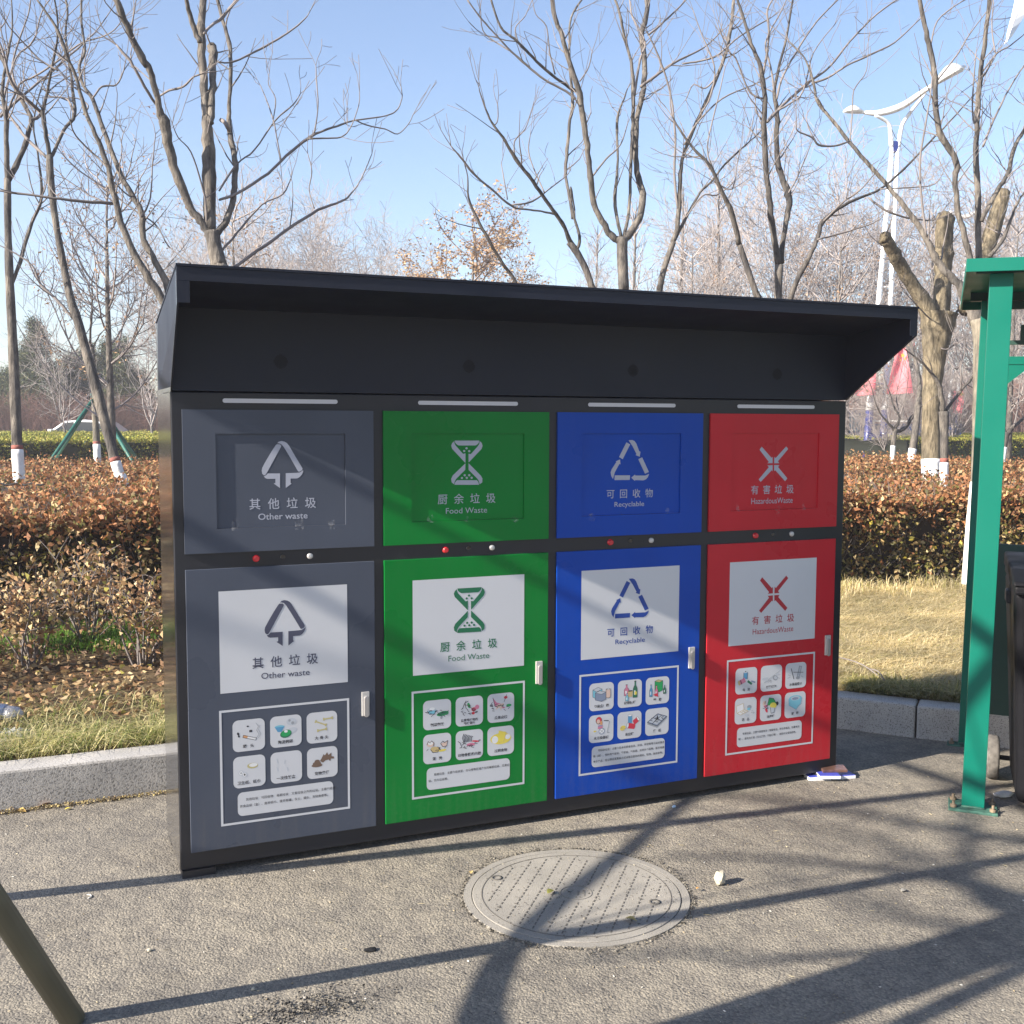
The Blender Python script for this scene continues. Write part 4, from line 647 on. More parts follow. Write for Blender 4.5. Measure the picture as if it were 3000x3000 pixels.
traced_tree('bare tree curving right behind the canopy, just right of the forked grey tree', 8, 13.6, ('b', [(1790, 1800, 42), (1800, 1650, 40), (1830, 1510, 38), (1880, 1370, 36)]),
  [('b', [(1880, 1370, 34), (1905, 1260, 30), (1912, 1100, 26), (1925, 950, 22), (1945, 850, 20), (2032, 650, 22), (2132, 420, 22), (2192, 240, 22), (2225, -30, 18)], .3), ('c', [(-50, 1360, 28), (20, 1230, 18), (100, 1090, 15), (160, 1030, 14), (240, 930, 12), (380, 800, 8)], .5),
   ('b', [(1905, 1180, 16), (1885, 980, 16), (1890, 760, 14), (1860, 520, 12), (1800, 330, 12), (1740, 200, 8)], -.4), ('c', [(10, 820, 14), (80, 700, 12), (220, 560, 10), (400, 480, 8), (560, 400, 6)], .3), ('c', [(100, 650, 12), (160, 540, 12), (180, 380, 10), (110, 200, 8), (60, 60, 6)], -.3),
   ('c', [(200, 420, 12), (130, 500, 10), (60, 480, 8), (20, 560, 6)], .1), ('c', [(0, 360, 12), (100, 345, 12), (200, 310, 12), (330, 200, 10), (500, 100, 7)], .4), ('c', [(20, 1230, 10), (110, 1110, 9), (190, 1105, 8), (260, 1060, 6)], .2)], BG, twig_d=1.3)
traced_tree('bare tree leaning left behind the right half of the canopy, left of the double-stemmed one', 9, 12.9, ('c', [(440, 1800, 42), (420, 1680, 38), (370, 1530, 36), (320, 1380, 34)]),
  [('c', [(320, 1380, 34), (282, 1220, 34), (210, 1060, 24), (150, 930, 20), (60, 840, 16), (0, 760, 14), (-60, 660, 10)], -.4), ('c', [(285, 1230, 16), (230, 1100, 12), (180, 980, 10), (140, 830, 10), (200, 560, 8), (240, 380, 6)], .3), ('c', [(200, 1040, 10), (280, 1070, 9), (310, 920, 7), (330, 840, 5)], .2)], (M_bark_dark, M_bark_dark, M_twig), twig_d=1.1)
traced_tree('bare tree with two dark stems forking low behind the right half of the canopy', 10, 13.2, ('c', [(535, 1850, 46), (540, 1690, 46), (545, 1500, 50)]),
  [('c', [(540, 1500, 42), (512, 1300, 36), (490, 1120, 36), (470, 900, 34), (460, 700, 34), (465, 560, 30), (440, 380, 26), (390, 250, 22), (360, 150, 18), (305, -20, 14)], -.4), ('c', [(555, 1490, 36), (575, 1300, 30), (602, 1160, 40), (590, 1080, 42), (545, 950, 34), (530, 800, 32), (535, 650, 30), (520, 520, 22), (540, 400, 18), (590, 200, 14), (625, -20, 12)], .5),
   ('c', [(478, 690, 20), (560, 600, 18), (650, 520, 18), (720, 460, 18), (830, 380, 14), (950, 230, 12), (1100, 80, 10), (1240, -20, 8)], .8), ('c', [(730, 470, 14), (820, 440, 14), (930, 370, 12), (1060, 310, 12), (1200, 240, 10), (1340, 110, 7)], .4), ('c', [(535, 560, 14), (560, 450, 14), (640, 300, 12), (760, 120, 10), (900, -20, 8)], .3),
   ('c', [(455, 430, 16), (490, 200, 14), (480, 60, 12), (530, -30, 9)], -.3), ('c', [(545, 620, 14), (600, 590, 12), (680, 520, 10), (740, 300, 8), (860, 140, 6)], .3), ('c', [(470, 560, 14), (380, 520, 12), (300, 330, 10), (260, 290, 8), (200, 140, 6)], -.4), ('c', [(460, 690, 12), (420, 640, 9), (410, 560, 6)], -.1),
   ('c', [(600, 1090, 10), (650, 1000, 10), (700, 880, 8), (740, 780, 5)], .3), ('c', [(520, 520, 14), (500, 380, 12), (470, 240, 12), (560, 60, 8), (600, -30, 6)], .2)], (M_bark, M_bark_dark, M_twig), twig_d=1.5)
traced_tree('dark bare tree sweeping up to the right, crossing in front of the tall street lamp', 11, 12.4, ('c', [(600, 1850, 36), (610, 1695, 34), (655, 1570, 32), (705, 1480, 34)]),
  [('c', [(705, 1480, 30), (760, 1360, 24), (790, 1260, 32), (880, 1180, 22), (1000, 1120, 18), (1120, 1070, 14), (1250, 960, 14), (1400, 800, 12), (1500, 700, 10), (1600, 590, 8), (1700, 480, 6)], .6), ('c', [(765, 1355, 12), (900, 1320, 11), (1060, 1270, 8), (1130, 1230, 6)], .2),
   ('c', [(1050, 1120, 14), (1150, 1190, 14), (1260, 1230, 12), (1400, 1250, 8)], .3), ('c', [(800, 1250, 12), (900, 1150, 12), (1000, 1080, 10), (1080, 990, 7)], -.2), ('c', [(1120, 1070, 9), (1300, 1060, 8), (1430, 1040, 7), (1490, 940, 5)], .1)], (M_bark_dark, M_bark_dark, M_twig), twig_d=1.0)
traced_tree('thick pollarded willow with sawn-off stubs and furrowed tan bark, whitewashed at the foot', 12, 15.2, ('e', [(1180, 1640, 150), (1180, 1500, 148), (1180, 1200, 145), (1190, 900, 152), (1210, 650, 185), (1230, 480, 250), (1245, 330, 290)]),
  [('e', [(1190, 400, 150), (1130, 250, 140), (1060, 140, 110), (980, 20, 108), (900, -120, 104), (830, -250, 98), (790, -290, 104)], -.5), ('e', [(1240, 420, 150), (1270, 200, 140), (1275, 0, 130), (1285, -150, 140), (1290, -400, 138), (1290, -440, 146)], .2),
   ('c', [(1610, 1760, 100), (1680, 1560, 95), (1720, 1430, 90), (1760, 1280, 92), (1815, 1085, 74)], .6), ('e', [(1330, 380, 24), (1400, 300, 20), (1450, 210, 16), (1560, 120, 10)], .3), ('e', [(1120, 500, 16), (1200, 560, 18), (1300, 620, 14), (1400, 560, 10), (1500, 640, 7)], -.5), ('e', [(1240, 430, 14), (1130, 330, 12), (1000, 190, 8)], -.6),
   ('e', [(1330, 500, 18), (1300, 640, 14), (1390, 780, 12), (1460, 600, 8)], -.4)], (M_bark_tan, M_bark_tan, M_twig), wash=1.21, twig_d=1.2, sides=14)
traced_tree('smooth grey young trunk standing against the right side of the pollarded willow', 13, 13.6, ('e', [(1285, 1660, 66), (1287, 1350, 64), (1285, 1120, 84)]),
  [('e', [(1275, 1130, 50), (1260, 950, 42), (1215, 850, 30), (1100, 720, 18), (960, 610, 9)], -.3), ('e', [(1300, 1110, 32), (1340, 1060, 28), (1430, 940, 26), (1510, 850, 22), (1600, 700, 14)], .4), ('e', [(1420, 950, 16), (1425, 850, 16), (1420, 760, 14), (1455, 630, 10), (1400, 560, 7)], .2)], (M_bark, M_bark, M_twig), wash=1.22, twig_d=1.2)
traced_tree('leaning grey tree with whitewashed foot between the small forked tree and the pollarded willow', 14, 22.0, ('e', [(1020, 1500, 62), (1040, 1380, 62), (1062, 1200, 58), (1085, 1000, 46)]),
  [('e', [(1085, 1000, 40), (1085, 850, 34), (1040, 650, 28), (990, 500, 20), (900, 330, 12)], .5), ('e', [(1090, 1020, 26), (1140, 900, 22), (1200, 780, 18), (1260, 600, 12)], .3)], (M_bark, M_bark, M_twig), wash=1.2, twig_d=1.6, twig_len=1.2, rmin=.005)
traced_tree('small forked tree with a bright whitewashed foot, right of the blue-footed street lamp', 15, 22.0, ('e', [(868, 1500, 40), (875, 1380, 40), (892, 1260, 44)]),
  [('e', [(885, 1270, 26), (850, 1230, 20), (780, 1150, 14), (735, 1060, 10), (690, 900, 8), (640, 820, 5)], -.4), ('e', [(900, 1280, 34), (960, 1260, 34), (1030, 1160, 28), (1100, 1080, 16), (1160, 980, 10)], .6), ('e', [(890, 1260, 26), (925, 1170, 20), (880, 1080, 14), (850, 980, 11), (800, 850, 7)], .2),
   ('e', [(925, 1160, 14), (960, 1060, 10), (990, 900, 8), (1000, 760, 6)], -.2), ('e', [(850, 1230, 12), (830, 1100, 10), (810, 950, 8), (790, 760, 5)], .5), ('e', [(930, 1150, 12), (900, 1000, 9), (930, 850, 6), (960, 700, 4)], .3)], (M_bark, M_bark_dark, M_twig), wash=1.26, twig_d=2.0, twig_len=1.1, rmin=.004)
traced_tree('pale smooth-barked tree hidden behind the green post, its dark limb curving up to the left', 16, 9.9, ('f', [(2838, 1712, 44), (2846, 1560, 36), (2858, 1400, 30), (2868, 1200, 40), (2874, 1000, 48), (2866, 935, 54)]),
  [('c', [(1690, 1850, 90), (1640, 1760, 76), (1560, 1610, 52), (1480, 1530, 45), (1425, 1450, 45), (1380, 1350, 36), (1310, 1240, 32), (1200, 1100, 28), (1080, 960, 26), (940, 800, 24), (830, 660, 20), (760, 570, 18), (740, 460, 14), (690, 330, 10), (600, 230, 7)], .6),
   ('c', [(940, 800, 11), (860, 825, 12), (770, 820, 14), (735, 780, 12), (650, 740, 9), (645, 700, 6)], -.3), ('c', [(946, 800, 9), (960, 650, 9), (970, 510, 8), (1040, 400, 6), (1050, 240, 4)], .3), ('c', [(740, 780, 9), (705, 700, 8), (705, 640, 5)], .1), ('c', [(1380, 1340, 14), (1350, 1100, 13), (1345, 900, 14), (1372, 720, 13), (1400, 560, 10), (1412, 440, 7)], .3)], (M_bark_pale, M_bark, M_twig), wash=1.17, twig_d=.7, sides=12)
traced_tree('bare tree with several grey stems fanning up behind the green shelter roof', 17, 12.2, ('c', [(1700, 1900, 100), (1690, 1650, 90)]),
  [('c', [(1670, 1640, 44), (1620, 1440, 36), (1570, 1250, 34), (1540, 1050, 32), (1548, 920, 36), (1470, 780, 38), (1430, 620, 34), (1430, 450, 32), (1400, 280, 34), (1370, 150, 28), (1335, -20, 24)], -.4), ('c', [(1680, 1620, 44), (1672, 1250, 38), (1665, 1000, 36), (1660, 800, 30), (1670, 600, 32), (1690, 400, 28), (1715, 200, 26), (1738, -20, 24)], .2),
   ('c', [(1690, 1250, 26), (1780, 1080, 28), (1840, 980, 26), (1880, 830, 26), (1932, 740, 22), (1990, 600, 16)], .6), ('c', [(1700, 830, 16), (1760, 680, 14), (1850, 500, 10), (1932, 370, 8)], .3), ('c', [(1680, 620, 12), (1650, 700, 12), (1640, 560, 10), (1660, 300, 7)], -.1), ('c', [(1430, 470, 12), (1560, 300, 10), (1620, 200, 8), (1740, 40, 5)], .3),
   ('c', [(1740, 1450, 26), (1820, 1340, 22), (1880, 1180, 16), (1940, 1080, 10)], .4), ('c', [(1700, 400, 12), (1780, 300, 10), (1850, 260, 8), (1950, 180, 6)], .3), ('c', [(1400, 280, 12), (1440, 120, 9), (1560, 20, 7)], .2), ('c', [(1770, 300, 9), (1750, 150, 8), (1760, 0, 6)], 0)], BG, twig_d=1.4)
traced_tree('dark spreading tree with a whitewashed foot seen right of the green post', 18, 21.0, ('e', [(1760, 1520, 44), (1775, 1400, 44), (1792, 1290, 58)]),
  [('e', [(1785, 1300, 30), (1770, 1230, 22), (1790, 1080, 14), (1810, 900, 12), (1850, 780, 8), (1830, 660, 5)], -.3), ('e', [(1795, 1300, 40), (1850, 1240, 34), (1910, 1190, 26), (1990, 1130, 16)], .4), ('e', [(1850, 1240, 16), (1880, 1100, 12), (1900, 900, 9), (1960, 760, 6)], .2)], (M_bark_dark, M_bark_dark, M_twig), wash=1.26, twig_d=2.2, twig_len=1.2, rmin=.005)
# green props of the slim tree
tb = Vector(st3.location)
for k, (px, py, dd) in enumerate([(158, 1335, 20.6), (172, 1332, 22.6), (394, 1335, 22.6), (376, 1332, 20.4)]):
    a = at(px, py, dd); b = Vector((tb.x, tb.y, 0)); b = at(276, 1165, 21.4); d = (a - b).normalized(); foot = a + d * (a.z - .16) / max(.1, -d.z)
    top = b - d * .1; mb = MB(); mb.tube([foot, (foot + top) / 2, top], [.035] * 3, 7); o = mb.build('tree_stake', plain('stake_green', (.012, .1, .075), .5, var=.2), None)
    tag(o, ['outer left green stake propping the slim tree beyond the hedge', 'inner left green stake propping the slim tree beyond the hedge', 'outer right green stake propping the slim tree beyond the hedge', 'inner right green stake propping the slim tree beyond the hedge'][k], 'stake', 'green stakes round the slim tree')

# ------------------------------------------------------------------ hedges and undergrowth
def hedge(name, label, x0, x1, front, back, h, n_top, n_front, size, pal_top, pal_front, core, seed, z0=.16, leaf=None, rough=.06, front_bias=1.0, amp=.11, dead=0.0):
    rng = np.random.default_rng(seed); leaf = leaf or M_leaf
    root = empty(name, (0, 0, 0)); tag(root, label, 'hedge')
    mb = MB(); nx, ny = 60, 24; vs = []; ins = .10
    def fy(x): return front(x)
    rngp = random.Random(seed)
    for i in range(nx + 1):
        x = x0 + (x1 - x0) * i / nx
        prof = [(fy(x) + ins * 2.2, z0 - .05), (fy(x) + ins * 1.2, h * .55), (fy(x) + ins, h - .18)]
        for j in range(ny + 1):
            y = fy(x) + ins + (back(x) - ins - fy(x) - ins) * (j / ny) ** 1.6; prof.append((y, h - .075 + amp * noise.noise(Vector((x * 1.3, y * 1.3, seed)))))
        prof.append((back(x) - ins * .8, z0 - .05)); vs.append([(x, y, z) for y, z in prof])
    m = len(vs[0]); V = [p for r in vs for p in r]
    fs = [(i * m + k, (i + 1) * m + k, (i + 1) * m + k + 1, i * m + k + 1) for i in range(nx) for k in range(m - 1)] + [tuple(range(m))[::-1], tuple(nx * m + k for k in range(m))]
    mb.add(V, fs, 0, True); mb.build('branch_core', core, root)
    # leaves
    def surf(x, y): return np.array([noise.noise(Vector((a * 1.3, b * 1.3, seed))) for a, b in zip(x, y)])
    u = rng.random(n_top); x = x0 + (x1 - x0) * rng.random(n_top)
    # denser near the front edge, where single leaves show
    f = np.array([front(a) for a in x]); b = np.array([back(a) for a in x]); y = f + (b - f) * u ** 1.9
    z = h - .03 + amp * surf(x, y) + rng.normal(0, rough, n_top) * .6
    spr = rng.random(n_top) < .05; z = z + spr * rng.random(n_top) * .11
    Pt = np.stack([x, y, z], 1); pt = pick(pal_top[0], n_top, rng, pal_top[1], .3)
    x2 = x0 + (x1 - x0) * rng.random(n_front); t = rng.random(n_front); z2 = z0 + (h - z0) * (1 - (1 - t) ** 1.0 * .98)
    bul = np.array([noise.noise(Vector((a * 2.1, c * 2.5, seed + 9.))) for a, c in zip(x2, z2)])
    keep = (bul > -.34 + dead * (1 - t)) | (rng.random(n_front) < .28)
    y2 = np.array([front(a) for a in x2]) + .02 - .14 * bul + (1 - t) * .12 + rng.normal(0, rough, n_front)
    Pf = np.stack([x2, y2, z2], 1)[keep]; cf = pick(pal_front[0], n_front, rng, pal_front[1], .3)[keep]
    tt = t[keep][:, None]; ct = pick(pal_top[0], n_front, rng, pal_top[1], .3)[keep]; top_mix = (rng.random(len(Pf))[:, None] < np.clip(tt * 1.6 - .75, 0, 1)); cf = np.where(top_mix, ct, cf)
    Pa = np.concatenate([Pt, Pf]); Ca = np.concatenate([pt, cf])
    o = quads('foliage', rnd_leaves(Pa, size, rng), Ca, leaf, root); o['kind'] = 'stuff'
    if dead:
        tb = MB()
        for k in range(2600):
            x = rngp.uniform(-3.5, 9.5); top = rngp.random() < .45; y = front(x) + (rngp.uniform(.05, 3.0) if top else .12); z = h - .08 if top else rngp.uniform(z0, h - .1)
            p0 = Vector((x, y, z)); d = Vector((rngp.gauss(0, .5), rngp.gauss(0, .5) - (0 if top else .7), .9)).normalized(); L = rngp.uniform(.1, .26); p1_ = p0 + d * L * .5 + Vector((rngp.gauss(0, .012), rngp.gauss(0, .012), 0)); tb.tube([p0, p1_, p1_ + (d + UP * .5).normalized() * L * .5], [.0035, .003, .0018], 3, cap=False)
        tb.build('twigs', M_twig, root)['kind'] = 'stuff'
    return root
COPPER = ([(.37, .165, .07), (.29, .125, .055), (.19, .09, .045), (.45, .26, .12), (.15, .13, .04), (.50, .37, .2)], [.24, .23, .17, .15, .13, .08])
OLIVE = ([(.13, .12, .03), (.22, .17, .055), (.38, .27, .12), (.08, .075, .025), (.28, .13, .06), (.48, .38, .2), (.5, .40, .06)], [.26, .2, .18, .12, .12, .1, .02])
M_core = plain('hedge_core', (.028, .018, .012), .95, var=.4, vscale=10)
M_core_g = plain('green_hedge_core', (.015, .02, .008), .95, var=.4, vscale=10)
hedge('clipped_hedge', 'broad clipped hedge of copper-brown leaves behind the waste station', -9, 17, lambda x: 4.66 - .11 * x + .12 * math.sin(x * 1.1), lambda x: 17.5 - .05 * x, .99, 190000, 62000, .052, COPPER, OLIVE, M_core, 3, dead=.25, rough=.085)
GT = ([(.24, .26, .035), (.32, .31, .045), (.20, .22, .035), (.36, .30, .07)], None); GF = ([(.03, .05, .015), (.05, .065, .02), (.02, .035, .01)], None)  # sunlit top and shaded face put into the leaf palettes
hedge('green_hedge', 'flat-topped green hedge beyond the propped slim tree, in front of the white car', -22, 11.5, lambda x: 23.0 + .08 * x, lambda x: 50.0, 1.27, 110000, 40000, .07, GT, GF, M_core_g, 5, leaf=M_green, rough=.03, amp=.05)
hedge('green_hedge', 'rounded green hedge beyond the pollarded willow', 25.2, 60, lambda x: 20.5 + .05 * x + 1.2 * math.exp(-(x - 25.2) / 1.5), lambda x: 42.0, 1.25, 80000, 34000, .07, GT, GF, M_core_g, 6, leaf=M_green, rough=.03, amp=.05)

def dry_shrub(label, x, y, h, w, seed, nl, pal, stems=13, size=.043):
    rng = random.Random(seed); nr = np.random.default_rng(seed); root = empty('dry_shrub', (x, y, .16)); tag(root, label, 'shrub', 'half-bare shrubs between hedge and kerb')
    mb = MB(); tips = []
    for k in range(stems):
        a = rng.uniform(0, 6.28); lean = rng.uniform(.1, .75); L = h * rng.uniform(.7, 1.05); p = Vector((math.cos(a), math.sin(a), 0)) * rng.uniform(0, .06)
        d = Vector((math.cos(a) * lean, math.sin(a) * lean, 1)).normalized(); pts = [p.copy()]; n = 6
        for i in range(n):
            d = (d + Vector((rng.gauss(0, .16), rng.gauss(0, .16), .05))).normalized(); p = p + d * L / n; pts.append(p.copy())
            if i > 1:
                for _ in range(2):
                    e = (d + Vector((rng.gauss(0, .8), rng.gauss(0, .8), rng.gauss(0, .4)))).normalized(); q = p + e * rng.uniform(.08, .22); mb.tube([p, (p + q) / 2 + Vector((0, 0, .01)), q], [.0035, .003, .002], 3, cap=False); tips += [p + (q - p) * t for t in (.4, .7, 1)]
            tips.append(p.copy())
        mb.tube(pts, [.008 * (1 - .75 * i / n) for i in range(n + 1)], 4, cap=False)
    mb.build('stems', M_twig, root)
    T = np.array([tuple(t) for t in tips]); i = nr.integers(0, len(T), nl); P = T[i] + nr.normal(0, .03, (nl, 3)); P = P[P[:, 2] > .01]
    o = quads('leaves', rnd_leaves(P, size, nr, fold=.5), pick(pal[0], len(P), nr, pal[1], .25), M_leaf, root); o['kind'] = 'stuff'
TAN = ([(.50, .36, .19), (.42, .26, .13), (.28, .16, .09), (.58, .45, .26), (.30, .17, .09), (.30, .27, .07)], [.26, .24, .18, .14, .12, .06])
sh = [(-.55, 3.2, .56, 'low tan-leaved shrub at the left edge, just above the foil parcel'), (.1, 3.0, .58, 'low shrub with a clump of upright sawn stems near the left edge of the station'), (.65, 2.7, .54, 'tan-leaved shrub touching the left side of the waste station'), (-.2, 3.9, .62, 'taller half-bare shrub against the left part of the hedge'),
      (.55, 3.8, .7, 'half-bare shrub against the hedge with bigger pale leaves near the station'), (-1.1, 3.6, .62, 'shrub cut by the left edge of the photo, against the hedge'), (1.3, 3.3, .8, 'shrub hidden behind the grey unit of the station'), (-1.6, 2.9, .6, 'shrub just outside the left edge'), (-2.4, 3.3, .6, 'second shrub outside the left edge'), (-3.1, 3.9, .65, 'third shrub outside the left edge'), (1.2, 4.1, .85, 'shrub by the hedge behind the station')]
for k, (x, y, h, lb) in enumerate(sh): dry_shrub(lb, x, y, h, .5, 50 + k, 760, TAN)
# litter of fallen leaves under the shrubs
rg = np.random.default_rng(11); n = 10000; x = rg.uniform(-3.2, 3.6, n); y = rg.uniform(1.75, 4.7, n); Pq = np.stack([x, y, .17 + rg.random(n) * .035], 1)
o = quads('leaf_litter', rnd_leaves(Pq, .045, rg, flat=.7, fold=.3), pick(TAN[0], n, rg, TAN[1], .35) * .85, M_leaf); o['kind'] = 'stuff'

def blades(name, region, n, hmin, hmax, width, pal, seed, z=.16, lie=.5, w=None, clump=.0, wind=(0, 0)):
    rng = np.random.default_rng(seed); P = region(rng, n); n = len(P)
    if clump:
        k = np.array([noise.noise(Vector((a * 3.3, b * 3.3, seed))) for a, b in P]); ok = k > rng.uniform(-.5, .35, n) - clump; P = P[ok]; n = len(P)
    h = rng.uniform(hmin, hmax, n); ang = rng.uniform(0, 2 * np.pi, n); le = np.abs(rng.normal(lie, .25, n))
    d = np.stack([np.cos(ang), np.sin(ang)], 1) + np.array(wind); base = np.column_stack([P, np.full(n, z)])
    mid = base.copy(); mid[:, :2] += d * (h * le * .35)[:, None]; mid[:, 2] += h * .6 / (1 + le * .6); tip = base.copy(); tip[:, :2] += d * (h * le)[:, None]; tip[:, 2] += h / (1 + le * 1.4)
    sd_ = np.stack([-np.sin(ang), np.cos(ang), np.zeros(n)], 1) * (width * rng.uniform(.6, 1.3, n))[:, None] * .5
    V1 = np.stack([base - sd_, base + sd_, mid + sd_ * .8, mid - sd_ * .8], 1); V2 = np.stack([mid - sd_ * .8, mid + sd_ * .8, tip + sd_ * .15, tip - sd_ * .15], 1)
    C = pick(pal, n, rng, w, .25); patch = np.array([noise.noise(Vector((a * 1.7, b * 2.6, 4.))) + .6 * noise.noise(Vector((a * 5, b * 6, 8.))) for a, b in P]); C = C * (1 + .55 * np.clip(patch, -.8, .5))[:, None]
    o = quads(name, np.concatenate([V1, V2]), np.concatenate([C, C]), M_grass); o['kind'] = 'stuff'; return o
STRAW = [(.64, .53, .29), (.72, .61, .36), (.54, .43, .22), (.74, .64, .41), (.33, .31, .09)]
poly_sheet('dry_lawn_ground', [(3.3, 1.15), (3.75, .74), (4.0, .45), (5.2, -.85), (9, -5), (14, -3), (14, 3.0), (8, 3.75), (3.0, 4.2), (2.0, 4.3), (2.2, 1.25)], .169, soil_mat('straw_thatch', [(.3, (.16, .115, .05)), (.5, (.36, .28, .14)), (.7, (.5, .41, .22))], 40, 1.0))
def reg_r(rng, n):
    x = rng.uniform(2.6, 9.2, n); y = rng.uniform(-2.8, 4.4, n); ok = (y < 4.45 - .11 * x) & ((y > 1.17) | (y - .70 > -(x - 3.78) * 1.09)) & (y > .72 - (x - 3.78) * 1.09)
    return np.stack([x, y], 1)[ok]
blades('dry_lawn', reg_r, 210000, .03, .085, .0042, STRAW, 21, z=.168, lie=1.3, w=[.3, .27, .22, .13, .08], wind=(.35, -.1))
blades('long_dry_grass', reg_r, 26000, .09, .2, .0038, STRAW, 24, z=.175, lie=2.6, w=[.3, .27, .22, .13, .08], wind=(.6, -.25))
def reg_e(rng, n):
    x = rng.uniform(2.8, 7.4, n); y = 4.5 - .11 * x - np.abs(rng.normal(0, .22, n)); return np.stack([x, y], 1)
blades('hedge_foot_weeds', reg_e, 6000, .08, .24, .005, STRAW, 27, lie=.6, clump=.1)
def reg_k(rng, n):
    t = rng.random(n) * 2.6; o_ = .19 + np.abs(rng.normal(0, .13, n)); x = 3.579 + .676 * t + .74 * o_; y = .661 - .737 * t + .67 * o_; return np.stack([x, y], 1)
blades('kerb_grass', reg_k, 16000, .05, .16, .005, [(.20, .21, .05), (.34, .30, .10), (.5, .42, .2)], 28, lie=.8, wind=(-.3, -.3))
def reg_l(rng, n):
    x = rng.uniform(-2.6, 3.3, n); y = 1.20 + np.abs(rng.normal(0, .40, n)); return np.stack([x, y], 1)[y < 2.5]
blades('verge_grass', reg_l, 24000, .06, .2, .0036, [(.13, .17, .035), (.24, .25, .07), (.52, .46, .2), (.66, .58, .32), (.08, .12, .03)], 22, z=.165, lie=1.0, w=[.17, .17, .28, .28, .1], clump=.15)
def reg_g(rng, n): return np.stack([rng.normal(.25, .5, n), rng.normal(3.95, .22, n)], 1)
blades('green_tuft_grass', reg_g, 4500, .06, .2, .006, [(.10, .22, .02), (.17, .30, .04), (.06, .13, .02)], 23, lie=.6)
# ------------------------------------------------------------------ far trees, evergreens, thicket
def far_tree_mesh(seed, h, kind):
    rng = random.Random(seed); tr = MB(); cr = MB(); cents = []
    if kind in ('vase', 'airy'):
        fork = h * .22; tr.tube([Vector((0, 0, -.2)), Vector((0, 0, fork * .6)), Vector((.03, 0, fork))], [.1, .085, .075], 7)
        st = [(Vector((0.03, 0, fork)), h * .72) for _ in range(9 if kind == 'vase' else 5)]
        for p, L in st:
            a = rng.uniform(0, 6.28); s = rng.uniform(.15, .62); grow(cr, p, Vector((math.cos(a) * s, math.sin(a) * s, 1)), .045, L * rng.uniform(.75, 1.05), rng, 0, .12, maxl=3, dens=.85 if kind == 'vase' else .6, seg=4, rmin=.007)
    elif kind == 'poplar':
        tr.tube([Vector((0, 0, -.2)), Vector((0, 0, h * .5)), Vector((.1, 0, h * .97))], [.13, .08, .012], 7)
        for k in range(44):
            t = rng.uniform(.16, .95); a = rng.uniform(0, 6.28); grow(cr, Vector((0.05, 0, h * t)), Vector((math.cos(a) * .7, math.sin(a) * .7, 1)), .025, h * .36 * (1.12 - t), rng, 1, .3, maxl=3, dens=1.0, seg=3, rmin=.007)
    else:
        tr.tube([Vector((0, 0, -.2)), Vector((.05, 0, h * .3)), Vector((0, .05, h * .6)), Vector((0, 0, h * .9))], [.11, .09, .05, .015], 7)
        for k in range(26):
            t = rng.uniform(.22, .9); a = rng.uniform(0, 6.28); grow(cr, Vector((0, 0.02, h * t)), Vector((math.cos(a), math.sin(a), .5)), .03, h * .42 * (1.1 - t * .7), rng, 1, .35, maxl=3, dens=1.05, seg=3, rmin=.006)
    def me(mb, m, nm):
        o = mb.build(nm, m, None); d = o.data; bpy.data.objects.remove(o); return d
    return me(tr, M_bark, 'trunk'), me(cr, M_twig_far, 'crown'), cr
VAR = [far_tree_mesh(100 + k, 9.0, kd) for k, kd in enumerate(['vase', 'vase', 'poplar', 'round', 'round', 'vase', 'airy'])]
def leaf_mesh(cr, n, size, pal, seed, cluster=1, droop=.0):
    rng = np.random.default_rng(seed); T = np.array(cr.v); i = rng.integers(0, len(T), n); P = T[i]
    P = P[P[:, 2] > 2.0]; P = np.repeat(P, cluster, 0); P = P + rng.normal(0, .07, P.shape); P[:, 2] -= rng.random(len(P)) * droop
    o = quads('leaves', rnd_leaves(P, size, rng, fold=.4), pick(pal, len(P), rng, None, .25), M_leaf); d = o.data; bpy.data.objects.remove(o); return d
SAM = [leaf_mesh(VAR[3][2], 130, .075, [(.42, .26, .14), (.5, .33, .2), (.35, .2, .12)], 1, 6, .2), leaf_mesh(VAR[4][2], 2300, .085, [(.55, .36, .19), (.6, .43, .25), (.42, .25, .15), (.5, .32, .19)], 2, 4, .12)]
def put_tree(x, y, h, var, rz, label, group, leaves=None, sxy=None):
    o = empty('bare_tree', (x, y, .15), rz); s = h / 9.0; sx = sxy or s; o.scale = (sx, sx, s); tag(o, label, 'tree', group)
    t, c, _ = VAR[var]; link('trunk', t, o); link('crown', c, o)['kind'] = 'stuff'
    if leaves is not None: link('leaves', leaves, o)['kind'] = 'stuff'
    return o
def far(px, d, h, var, label, group, leaves=None, wide=1.0):
    p = at(px, 1240, d); put_tree(p.x, p.y, h, var, px * 1.7 % 6.28, label, group, leaves, h / 9.0 * wide)
GR1 = 'hazy bare trees beyond the road'
rt = random.Random(4)
far(1385, 22, 5.5, 4, 'small tree still full of orange-brown leaves, rising over the middle of the canopy', None, SAM[1], 1.4)
far(1190, 30, 5.6, 3, 'thin bare tree with a few brown seed bunches, left of the orange tree', None, SAM[0])
far(330, 19, 6.2, 3, 'bare tree hung with pinkish seed bunches behind the two leaning stems', None, SAM[0], 1.1)
far(690, 22, 6.2, 3, 'bare tree hung with brown seed bunches behind the large multi-stemmed tree', None, SAM[0], 1.1)
far(2020, 30, 6.8, 3, 'wispy bare tree with reddish seed bunches left of the double-stemmed tree', None, SAM[0])
far(2450, 27, 6.6, 4, 'wispy tree with reddish seed bunches behind the tall street lamp', None, SAM[0], 1.2)
far(188, 42, 5.6, 6, 'small pale-trunked vase-shaped tree left of the leaning tree, before the evergreens', None)
